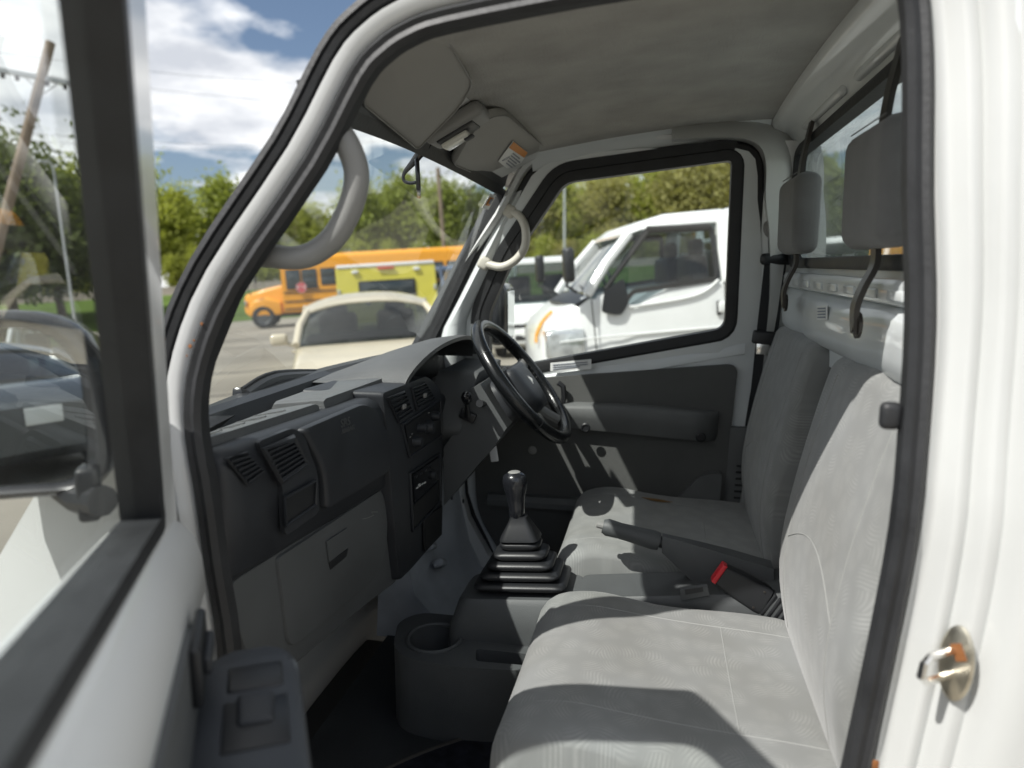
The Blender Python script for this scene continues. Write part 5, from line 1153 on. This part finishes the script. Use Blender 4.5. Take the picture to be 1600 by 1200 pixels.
# white cab truck beyond the driver window
def cab_truck(pos, heading):
    root = place('flatbed_truck', 'white cab truck with drop-side bed parked beyond the driver window', 'truck', pos, heading)
    hw = .84
    bm = B(); hull(bm, [(.93, hw - .14, .45, .98, .10, .95), (.87, hw - .04, .38, 1.10, .14, .93), (.72, hw, .36, 1.22, .14, .91), (.50, hw, .36, 1.33, .10, .93), (.34, hw, .36, 1.36, .06, .95), (.10, hw, .36, 1.20, .04, .985), (-.2, hw, .36, 1.34, .04, .985), (-.55, hw, .36, 1.38, .04, .985), (-.86, hw, .36, 1.39, .04, .985)]); obj('cab_body', bm, 'car_white', root, 40)
    def rg(y, hw_, z0, z1, tp, r): return (y, hw_, z0, z1, r, tp)
    bm = B(); hull(bm, [rg(.52, hw - .05, 1.30, 1.35, .97, .02), rg(.08, hw - .06, 1.18, 1.86, .86, .10), rg(-.12, hw - .06, 1.2, 1.93, .86, .10), rg(-.78, hw - .06, 1.2, 1.94, .88, .10), rg(-.84, hw - .06, 1.2, 1.88, .88, .10)]); gh = obj('glasshouse', bm, 'tint_glass', root, 40)
    bm = B(); hull(bm, [(.13, .70, 1.835, 1.86, .03, .95), (.0, .72, 1.87, 1.945, .06, .90), (-.25, .735, 1.89, 2.01, .07, .88), (-.78, .735, 1.90, 2.03, .07, .88), (-.90, .71, 1.88, 1.99, .05, .90)]); obj('roof', bm, 'car_white', root, 40)
    bx(root, 'rear_panel', (0, -.84, 1.52), (1.40, .05, .30), .02, 'car_white'); bx(root, 'cabin_dash', (0, .30, 1.30), (1.45, .3, .14), .05, 'black_plastic')
    bm = B(); tube(bm, [(-.0 + .38 + .19 * math.cos(t), .06 + .06 * math.sin(t), 1.42 + .16 * math.sin(t)) for t in [k * math.pi / 8 for k in range(16)]], .016, 6, closed=True); obj('steering_wheel', bm, 'black_plastic', root)
    for sx_ in (-.38, .38): st2 = bx(root, 'seat_back', (sx_, -.58, 1.42), (.50, .16, .42), .06, 'black_plastic'); bx(root, 'head_restraint', (sx_, -.62, 1.70), (.26, .09, .16), .04, 'black_plastic', st2)
    for s in (-1, 1):
        # pillars and door frame
        for nm, a, b, r in [('pillar', (s * .795, .53, 1.33), (s * .685, .10, 1.845), .046), ('rear_pillar', (s * .80, -.78, 1.37), (s * .715, -.78, 1.93), .085)]:
            bm = B(); tube(bm, [a, V(a).lerp(V(b), .5) + V((s * .012, .02, .01)), b], r, 8); obj(nm, bm, 'car_white', root)
        dw = rnd([(.38, 1.20), (.27, 1.17), (.12, 1.335), (-.60, 1.395), (-.66, 1.41), (-.64, 1.86), (-.04, 1.87), (.36, 1.38)], .03, 3)
        def fd(u, v, t): return V((s * (hw - .005 + t - max(0, v - 1.35) * .17 - .004), u, v))
        bm = B(); sweep(bm, [fd(q.x, q.y, .004) for q in dw], [(-.020, -.010), (-.020, .010), (.020, .010), (.020, -.010)], (1, 0, 0)); obj('window_frame', bm, 'black_plastic', root)
        bm = B(); tube(bm, [fd(-.05, 1.87, .01), fd(-.62, 1.86, .01)], .035, 8); obj('rain_visor', bm, 'tyre', root)
        bm = B(); tube(bm, [fd(-.05, 1.85, .01), fd(.37, 1.37, .01)], .020, 8); obj('rain_visor', bm, 'tyre', root)
        cr = rnd([(.42, 1.17), (.24, 1.13), (.16, 1.25), (.20, 1.46), (.38, 1.36)], .04, 3)
        bm = B(); plate(bm, [cr], fd, .010, .026); obj('mirror_base', bm, 'black_plastic', root)
        dl_ = [(.50, 1.28), (.46, .60), (.30, .42), (-.62, .42), (-.72, .60), (-.72, 1.40)]
        bm = B(); tube(bm, [V((s * (hw + .004), y, z)) for y, z in dl_], .006, 5); obj('door_gap', bm, 'black_plastic', root)
        bm = B(); tube(bm, [V((s * (hw + .004), y, z)) for y, z in [(.80, .93), (.46, .95), (-.80, .97)]], .008, 5); obj('body_crease', bm, 'car_white', root)
        bm = B(); tube(bm, smooth_path([V((s * (hw + .002), y, z)) for y, z in [(.16, 1.20), (-.30, 1.24), (-.52, 1.29), (-.66, 1.39)]], 4), .012, 6); obj('window_shoulder', bm, 'car_white', root)
        bm = B(); box(bm, (s * (hw + .005), -.66, 1.14), (.02, .045, .13), .01, 2); hd = obj('door_handle', bm, 'black_plastic', root)
        bm = B(); box(bm, (s * (hw + .015), -.69, 1.15), (.03, .08, .10), .012, 2); obj('handle_grip', bm, 'car_white', hd)
        bm = B(); hull(bm, [(.915, .15, .80, 1.02, .05, .92), (.85, .17, .78, 1.05, .05, .92), (.58, .145, .80, 1.04, .04, .95)]); bmesh.ops.translate(bm, vec=(s * (hw - .155), 0, 0), verts=bm.verts[:]); obj('headlight', bm, 'headlamp', root)
        bm = B(); tube(bm, [(s * .78, .62, 1.36), (s * .88, .72, 1.42), (s * .90, .70, 1.55)], .014, 6); ma = obj('mirror_bracket', bm, 'black_plastic', root)
        bm = B(); box(bm, (s * .90, .70, 1.60), (.17, .09, .30), .035, 3); obj('mirror', bm, 'black_plastic', ma)
    # cowl, wipers, striped tape on the corner
    bm = B(); loft(bm, [[V((x, y - .15 * x * x, z - .03 * x * x)) for y, z in [(.50, 1.355), (.58, 1.335), (.72, 1.27), (.70, 1.24), (.50, 1.30)]] for x in [-.76 + 1.52 * k / 10 for k in range(11)]]); obj('cowl', bm, 'black_plastic', root)
    for a, b in (((-.55, .50, 1.37), (.05, .44, 1.42)), ((.0, .52, 1.37), (.6, .40, 1.43))):
        bm = B(); tube(bm, [a, b], .013, 6); obj('wiper', bm, 'black_plastic', root)
    tp4 = [(.958, .90), (.950, .97), (.925, 1.03), (.895, 1.085), (.85, 1.135), (.79, 1.185)]
    for k in range(5):
        (y0, z0), (y1, z1) = tp4[k], tp4[k + 1]; bm = B(); loft(bm, [[V((x, y, z)), V((x, y + .012, z + .012))] + [V((x - .055, y + .006, z + .012)), V((x - .055, y - .006, z))] for x, y, z in ((-.40, y0, z0), (-.39, y1, z1))]); obj('warning_tape', bm, 'amber' if k % 2 == 0 else 'bus_yellow', root)
    # bed with headboard
    bx(root, 'bed_floor', (0, -2.45, .78), (1.62, 2.9, .08), .01, 'car_white')
    hbd = bx(root, 'headboard_post', (.70, -1.06, 1.40), (.10, .07, 1.26), .02, 'car_white'); bx(root, 'headboard_post', (-.70, -1.06, 1.40), (.10, .07, 1.26), .02, 'car_white')
    bm = B(); tube(bm, [(-.76, -1.06, 2.02), (.76, -1.06, 2.02)], .05, 10); obj('headboard_rail', bm, 'car_white', root)
    for z in (1.2, 1.5, 1.78): bm = B(); tube(bm, [(-.7, -1.06, z), (.7, -1.06, z)], .025, 8); obj('headboard_bar', bm, 'car_white', root)
    for s in (-1, 1):
        bx(root, 'bed_side', (s * .80, -2.45, 1.0), (.04, 2.9, .38), .01, 'car_white')
        bm = B(); tube(bm, [(s * .72, -1.03, 2.02), (s * .70, -.90, 1.93)], .03, 8); obj('rail_stay', bm, 'car_white', root)
    bx(root, 'chassis', (0, -1.3, .5), (.8, 4.6, .2), .02, 'black_plastic')
    wheels(root, .82, (.10, -2.6), .30)
    return root
p = GW(974, 470, 7.5); cab_truck((p.x, p.y), math.atan2(1, 0) + R(17))

# school bus, side on
def school_bus(pos, heading):
    root = place('school_bus', 'yellow school bus parked side-on at the back of the lot', 'bus', pos, heading)
    hw = 1.22
    bm = B(); hull(bm, [(3.55, hw, .62, 3.02, .22, .95), (3.4, hw, .60, 3.10, .26, .95), (-5.4, hw, .60, 3.12, .26, .95), (-5.6, hw - .05, .62, 3.05, .22, .95)], 6); obj('body', bm, 'bus_yellow', root, 40)
    bm = B(); hull(bm, [(5.25, .72, .70, 1.38, .16, .9), (5.15, .82, .62, 1.52, .18, .88), (4.4, .90, .60, 1.70, .16, .9), (3.55, .98, .60, 1.86, .12, .92)]); obj('hood', bm, 'bus_yellow', root, 40)
    for s in (-1, 1):
        bm = B(); hull(bm, [(5.05, .16, .55, 1.0, .12, .9), (4.75, .24, .55, 1.28, .16, .9), (4.3, .26, .55, 1.36, .16, .9), (3.7, .22, .55, 1.15, .12, .9)]); bmesh.ops.translate(bm, vec=(s * .92, 0, 0), verts=bm.verts[:]); obj('front_fender', bm, 'bus_yellow', root)
        bm = B(); lathe(bm, [(.0, 0), (.13, .0), (.14, .05), (0, .06)], 16, along((s * .80, 5.16, 1.12), (0, 1, 0))); obj('headlight', bm, 'headlamp', root)
        for z in (.78, 1.10, 1.50): bx(root, 'rub_rail', (s * (hw + .012), -1.0, z), (.03, 9.0, .055), .008, 'black_plastic')
        for k in range(10):
            y = 2.35 - k * .80
            fr = bx(root, 'window', (s * (hw - .012), y, 2.10), (.03, .64, .74), .01, 'black_plastic')
            bx(root, 'pane', (s * (hw + .003), y, 2.27), (.02, .58, .31), .005, 'car_glass', fr); bx(root, 'pane', (s * (hw + .003), y, 1.93), (.02, .58, .31), .005, 'car_glass', fr)
        dg = bx(root, 'driver_window', (s * (hw - .008), 3.05, 2.05), (.03, .62, .86), .01, 'black_plastic'); bx(root, 'pane', (s * (hw + .005), 3.05, 2.05), (.02, .55, .78), .005, 'car_glass', dg)
        bm = B(); tube(bm, [(s * 1.0, 4.9, 1.45), (s * 1.35, 5.0, 1.9), (s * 1.35, 5.0, 2.3)], .02, 6); cm = obj('crossing_mirror', bm, 'black_plastic', root); bx(root, 'mirror_head', (s * 1.35, 4.98, 2.2), (.2, .1, .35), .04, 'black_plastic', cm)
    bx(root, 'windscreen', (0, 3.57, 2.28), (2.0, .04, .90), .02, 'car_glass')
    # stop arm
    M = along((-hw - .10, 2.72, 1.68), (-1, 0, 0)) ; bm = B(); lathe(bm, [(0, 0), (.24, 0), (.24, .02), (0, .02)], 8, M @ Matrix.Rotation(R(22.5), 4, 'Z')); so2 = obj('stop_arm', bm, 'stop_red', root, label='red octagonal stop sign on the bus side')
    text('STOP', M @ V((0, 0, .026)), V((0, -1, 0)), V((0, 0, 1)), .17, 'paper_white', so2, 'stop_letters', .004)
    bm = B(); tube(bm, [M @ V((math.cos(R(22.5 + 45 * k)) * .215, math.sin(R(22.5 + 45 * k)) * .215, .022)) for k in range(8)], .010, 4, closed=True); obj('stop_border', bm, 'paper_white', so2)
    bm = B(); box(bm, (-hw - .03, 2.30, 1.68), (.06, .60, .14), .02); obj('arm_bracket', bm, 'black_plastic', so2)
    bx(root, 'chassis', (0, -.5, .55), (1.6, 10, .2), .02, 'black_plastic')
    for s in (-1, 1): bx(root, 'skirt_box', (s * 1.0, .3, .52), (.3, 1.6, .3), .03, 'black_plastic')
    wheels(root, 1.18, (4.45, -3.2), .50, .28, 'dark_grey_paint')
    return root
p = GW(572, 470, 35.0); school_bus((p.x, p.y), facing(p) - R(90) + R(0))

# lime yellow box-bodied vehicle
def box_truck(pos, heading):
    root = place('box_truck', 'lime yellow box-bodied truck seen from behind beyond the cream car', 'truck', pos, heading)
    bm = B(); hull(bm, [(1.2, .92, .45, 1.90, .10, .97), (-1.5, .92, .45, 1.92, .10, .97), (-1.55, .90, .47, 1.90, .10, .97)], 4); obj('box_body', bm, 'lime_paint', root)
    bx(root, 'roof_edge', (0, -1.52, 1.90), (1.76, .10, .07), .03, 'car_white')
    rw = bx(root, 'rear_window', (0, -1.56, 1.46), (1.02, .04, .34), .06, 'black_plastic'); bx(root, 'pane', (0, -1.575, 1.46), (.94, .03, .27), .05, 'car_glass', rw)
    for s in (-1, 1):
        bx(root, 'roof_lamp', (s * .55, -1.57, 1.80), (.12, .05, .06), .015, 'car_white'); bx(root, 'tail_light', (s * .80, -1.56, .80), (.12, .05, .30), .02, 'lamp_red'); bx(root, 'hinge', (s * .86, -1.56, 1.45), (.05, .05, .10), .01, 'galvanised')
    bx(root, 'marker_lamp', (0, -1.58, 1.84), (.3, .04, .04), .01, 'lamp_red')
    bx(root, 'bumper', (0, -1.60, .48), (1.8, .14, .16), .03, 'galvanised')
    bm = B(); hull(bm, [(2.9, .80, .4, .95, .12, .93), (2.3, .88, .38, 1.08, .12, .92), (1.9, .86, .4, 1.65, .16, .85), (1.2, .88, .4, 1.75, .12, .9)]); obj('cab', bm, 'lime_paint', root)
    wheels(root, .90, (2.1, -.9), .36, .24, 'galvanised'); return root
p = GW(607, 470, 15.2); box_truck((p.x, p.y), facing(p) + math.pi)
p = GW(712, 470, 18.0); van('dark blue van half hidden behind the windscreen pillar', (p.x, p.y), facing(p) + R(20), 'dark_blue_paint')
# seen in the open door's mirror
mp_w = (ROOTM @ dl.matrix_basis) @ MC; mn_w = ((ROOTM @ dl.matrix_basis).to_3x3() @ mnl).normalized()
def MIR(px, py, dist):
    d = ray(px, py, MW).normalized(); h = CW + d * ((mp_w - CW).dot(mn_w) / d.dot(mn_w)); r = d - mn_w * 2 * d.dot(mn_w); r /= math.hypot(r.x, r.y); return h + r * dist
p = MIR(108, 645, 19); van('white van parked across the lot, reflected in the open door mirror', (p.x, p.y), facing(p) + R(12), 'car_white', Hh=1.8)
p = MIR(-38, 690, 10.0); sedan('dark grey saloon car reflected in the open door mirror', (p.x, p.y), facing(p) + math.pi - R(10), 'dark_grey_paint')

# ---------------------------------------------------------------- poles, lamps, wires, trees
def pole_from(px_top, px_bot, dist, r0, r1, name, label, m='timber_pole', cat='pole'):
    a = GW(*px_top, dist); b = GW(*px_bot, dist); d = (a - b)
    base = b + d * ((ground_z(dist) - .3 - b.z) / d.z) if abs(d.z) > .01 else b
    root = empty(name, Matrix.Translation(base)); tag(root, label, cat)
    bm = B(); tube(bm, [V((0, 0, 0)), (a - base) * .5, a - base], [r0, (r0 + r1) / 2, r1], 10); obj('shaft', bm, m, root)
    return root, base, a
# pole with crossarm beyond the open door
rt, pb, pt = pole_from((79, 66), (40, 215), 26, .16, .13, 'utility_pole', 'timber utility pole with a crossarm seen through the open door window')
ca, cb_ = GW(-20, 106, 26), GW(126, 133, 26)
bm = B(); d = (cb_ - ca).normalized(); box(bm, (ca + cb_) / 2 - pb, ((cb_ - ca).length, .12, .14), .01, 1, rot=(0, -math.asin(d.z), math.atan2(d.y, d.x))); arm_ = obj('crossarm', bm, 'galvanised', rt)
for t in (.15, .30, .62, .82, .97):
    bm = B(); q = ca.lerp(cb_, t) - pb; lathe(bm, [(.03, -.16), (.07, -.14), (.05, -.08), (.07, -.06), (.03, 0)], 10, Matrix.Translation(q + V((0, 0, -.05)))); obj('insulator', bm, 'wire', rt)
mid = ca.lerp(cb_, .56) - pb
for t in (.36, .78): bm = B(); tube(bm, [ca.lerp(cb_, t) - pb, mid + V((0, 0, -.45))], .02, 6); obj('brace', bm, 'galvanised', rt)
for k, (a, b) in enumerate([((-300, 40), (700, 118)), ((-300, 62), (700, 150)), ((-300, 178), (700, 205)), ((-300, 196), (700, 205))]):
    A, Bq = GW(*a, 30), GW(*b, 60); bm = B(); tube(bm, [A.lerp(Bq, t) + V((0, 0, -1.0 * math.sin(math.pi * t))) for t in [i / 14 for i in range(15)]], .009, 4)
    o = obj('overhead_wire', bm, 'wire'); tag(o, ['topmost overhead wire crossing the sky at left', 'second overhead wire below the topmost one', 'overhead wire sagging just above the tree tops', 'lowest overhead wire above the tree tops at left'][k], 'wire', 'overhead wires')
pole_from((684, 262), (694, 388), 52, .17, .14, 'utility_pole', 'bare timber utility pole standing beyond the windscreen')
pole_from((882, 285), (882, 395), 60, .12, .09, 'light_pole', 'slim pale light pole in front of the trees beyond the driver window', 'galvanised')
rt, pb, pt = pole_from((84, 268), (106, 425), 40, .07, .05, 'street_lamp', 'thin street lamp with a curved arm seen through the open door window', 'galvanised', 'street lamp')
bm = B(); tube(bm, smooth_path([pt - pb, GW(80, 257, 40) - pb, GW(74, 252, 40) - pb, GW(67, 252, 40) - pb], 4), .045, 8); obj('lamp_arm', bm, 'galvanised', rt)
bm = B(); box(bm, GW(67, 253, 40) - pb, (.5, .22, .12), .04, 2); obj('lamp_head', bm, 'galvanised', rt)
# low concrete barrier along the far road
random.seed(3)
for k in range(20):
    a = R(78 - k * 4.6); d = 70.6; c = V((d * math.cos(a), d * math.sin(a), 1.9 + .33)); seg = d * R(4.55)
    bm = B(); rings = []
    for t in (-.5, .5):
        q = V((0, t * seg, 0)); rings.append([q + V((x, 0, z)) for x, z in [(-.28, -.36), (-.20, -.12), (-.10, .36), (.10, .36), (.20, -.12), (.28, -.36)]])
    if k == 0: loft(bm, rings); bar0 = o = obj('barrier_block', bm, 'concrete')
    else: bm.free(); o = bar0.copy(); COL.objects.link(o)
    o.location = c; o.rotation_euler = (0, 0, a); tag(o, 'low pale concrete barrier block along the far road below the trees', 'barrier', 'barrier blocks along the far road')

def make_tree(seed, h, rad, leaf, style):
    rs = random.Random(seed); bmt = B(); bml = B()
    trunk = [V((rs.uniform(-.15, .15) * k, rs.uniform(-.15, .15) * k, h * .86 * k / 6)) for k in range(7)]
    tube(bmt, trunk, [.022 * h * (1 - k / 7) + .03 for k in range(7)], 8)
    tips = []
    nl = 26 if style != 'poplar' else 30
    for k in range(nl):
        t = rs.uniform(.18, .92); b = trunk[0].lerp(trunk[-1], t); a = rs.uniform(0, 2 * math.pi)
        ln = rad * (1.05 - .75 * abs(t - .42) / .6) * rs.uniform(.6, 1.1); up = rs.uniform(.3, .8) if style != 'poplar' else rs.uniform(.9, 1.6)
        if style == 'poplar': ln *= .7
        e = b + V((math.cos(a) * ln, math.sin(a) * ln, ln * up)); m_ = b.lerp(e, .5) + V((0, 0, -.06 * ln))
        tube(bmt, [b, m_, e], [.010 * h * (1 - t * .7), .006 * h * (1 - t * .7), .01], 5); tips += [(e, 1.0), (m_, .8), (b.lerp(e, .75), .95)]
    n = 8800
    for k in range(n):
        c, w_ = rs.choice(tips); g = rad * .26 * w_ * (1 if rs.random() < .8 else 1.7)
        p = c + V((rs.gauss(0, g), rs.gauss(0, g), rs.gauss(0, g * .85)))
        if p.z < h * .10: continue
        if mnoise.noise(p * .9 + V((seed, 0, 0))) < -.25: continue
        s_ = h * .018 * rs.uniform(.6, 1.4); n_ = V((rs.gauss(0, 1), rs.gauss(0, 1), rs.gauss(.5, 1))).normalized(); u = n_.orthogonal().normalized() * s_; v = n_.cross(u.normalized()) * s_ * .7
        bml.faces.new([bml.verts.new(p + q) for q in (-u, -v * .8, u, v * .8)])
    return bmt, bml
kinds = [(11, 12.0, 3.4, 'leaf_spring', 'round'), (23, 13.5, 3.0, 'leaf_mid', 'poplar'), (37, 10.5, 3.6, 'leaf_bronze', 'round'), (41, 12.5, 3.6, 'leaf_dark', 'round'), (59, 11.0, 2.6, 'leaf_spring', 'poplar')]
protos = []
for sd_, h, rd_, lf, stl in kinds:
    bt, bl_ = make_tree(sd_, h, rd_, lf, stl); o1 = obj('trunk', bt, 'bark'); o2 = obj('crown', bl_, lf, ang=180); protos.append((o1, o2, h))
usedp = set()
def plant(kind, pos, sc, rz, label, group):
    o1, o2, h = protos[kind]; r_ = empty('tree', Matrix.Translation(pos) @ Matrix.Rotation(rz, 4, 'Z') @ Matrix.Diagonal((sc, sc, sc * 1.0, 1)))
    for o in (o1, o2):
        if (kind, o.name) in usedp or kind in usedp: c = o.copy(); COL.objects.link(c)
        else: c = o
        c.parent = r_
    usedp.add(kind); tag(r_, label, 'tree', group); return r_
TL = ['bright spring green tree in the wood beyond the far road', 'tall narrow mid green tree in the wood beyond the far road', 'bronze green budding tree in the wood beyond the far road', 'dark green tree in the wood beyond the far road', 'slim light green tree in the wood beyond the far road']
rs = random.Random(5)
k = 0; a = R(66)
while a > R(-38):
    for row, d0 in enumerate((80, 88)):
        d = d0 + rs.uniform(-2, 2.5); aa = a + R(rs.uniform(-.7, .7))
        px = 800 - 1150 * math.tan(aa - R(11.3)) if abs(aa - R(11.3)) < R(70) else (-3000 if aa > 0 else 3000)
        hh = 1.0
        if px < 350: kd = rs.choice([0, 0, 1, 4]); hh = 1.12
        elif px < 700: kd = rs.choice([0, 2, 1, 4]); hh = .86
        elif px < 800: kd = rs.choice([3, 3, 1]); hh = .80
        elif px < 1180: kd = rs.choice([0, 2, 2, 4]); hh = .98
        else: kd = rs.choice([3, 1, 0]); hh = .75
        plant(kd, V((d * math.cos(aa), d * math.sin(aa), 1.85)), hh * rs.uniform(.88, 1.12), rs.uniform(0, 6.28), TL[kd], 'wood beyond the far road: ' + ['spring green', 'tall narrow', 'bronze', 'dark', 'slim light'][kd] + ' trees')
    a -= R(3.1)
a = R(64)
while a > R(-36):
    d = 76.5 + rs.uniform(-.6, .8); kd = rs.choice([0, 2, 4, 0]); plant(kd, V((d * math.cos(a), d * math.sin(a), 1.2)), rs.uniform(.36, .50), rs.uniform(0, 6.28), 'low young ' + ['spring green', '', 'bronze green', '', 'light green'][kd] + ' tree at the foot of the wood', 'young trees at the foot of the wood: ' + ['spring green', '', 'bronze', '', 'light'][kd]); a -= R(1.9)
# nearer dark trees beyond the open door, and trees behind the camera
for (px, d, kd, sc, lb) in [(20, 52, 3, 1.05, 'large dark leafy tree at the left edge beyond the open door'), (95, 56, 3, .88, 'dark leafy tree behind the thin street lamp'), (-90, 50, 3, 1.1, 'dark leafy tree beyond the door, outside the left edge')]:
    p = GW(px, 470, d); plant(kd, V((p.x, p.y, ground_z(d) - .1)), sc, px, lb, None)
p = GW(1300, 400, 32); plant(3, V((p.x, p.y, -.1)), .34, 1.0, 'small dark tree seen through the rear window', None)
for k in range(7):
    p = MIR(-60 + k * 34, 600, 48 + 6 * (k % 2)); plant((3, 1, 3)[k % 3], V((p.x, p.y, 0)), .95, k * 1.3, 'dark tree across the lot, reflected in the open door mirror', 'trees reflected in the open door mirror')
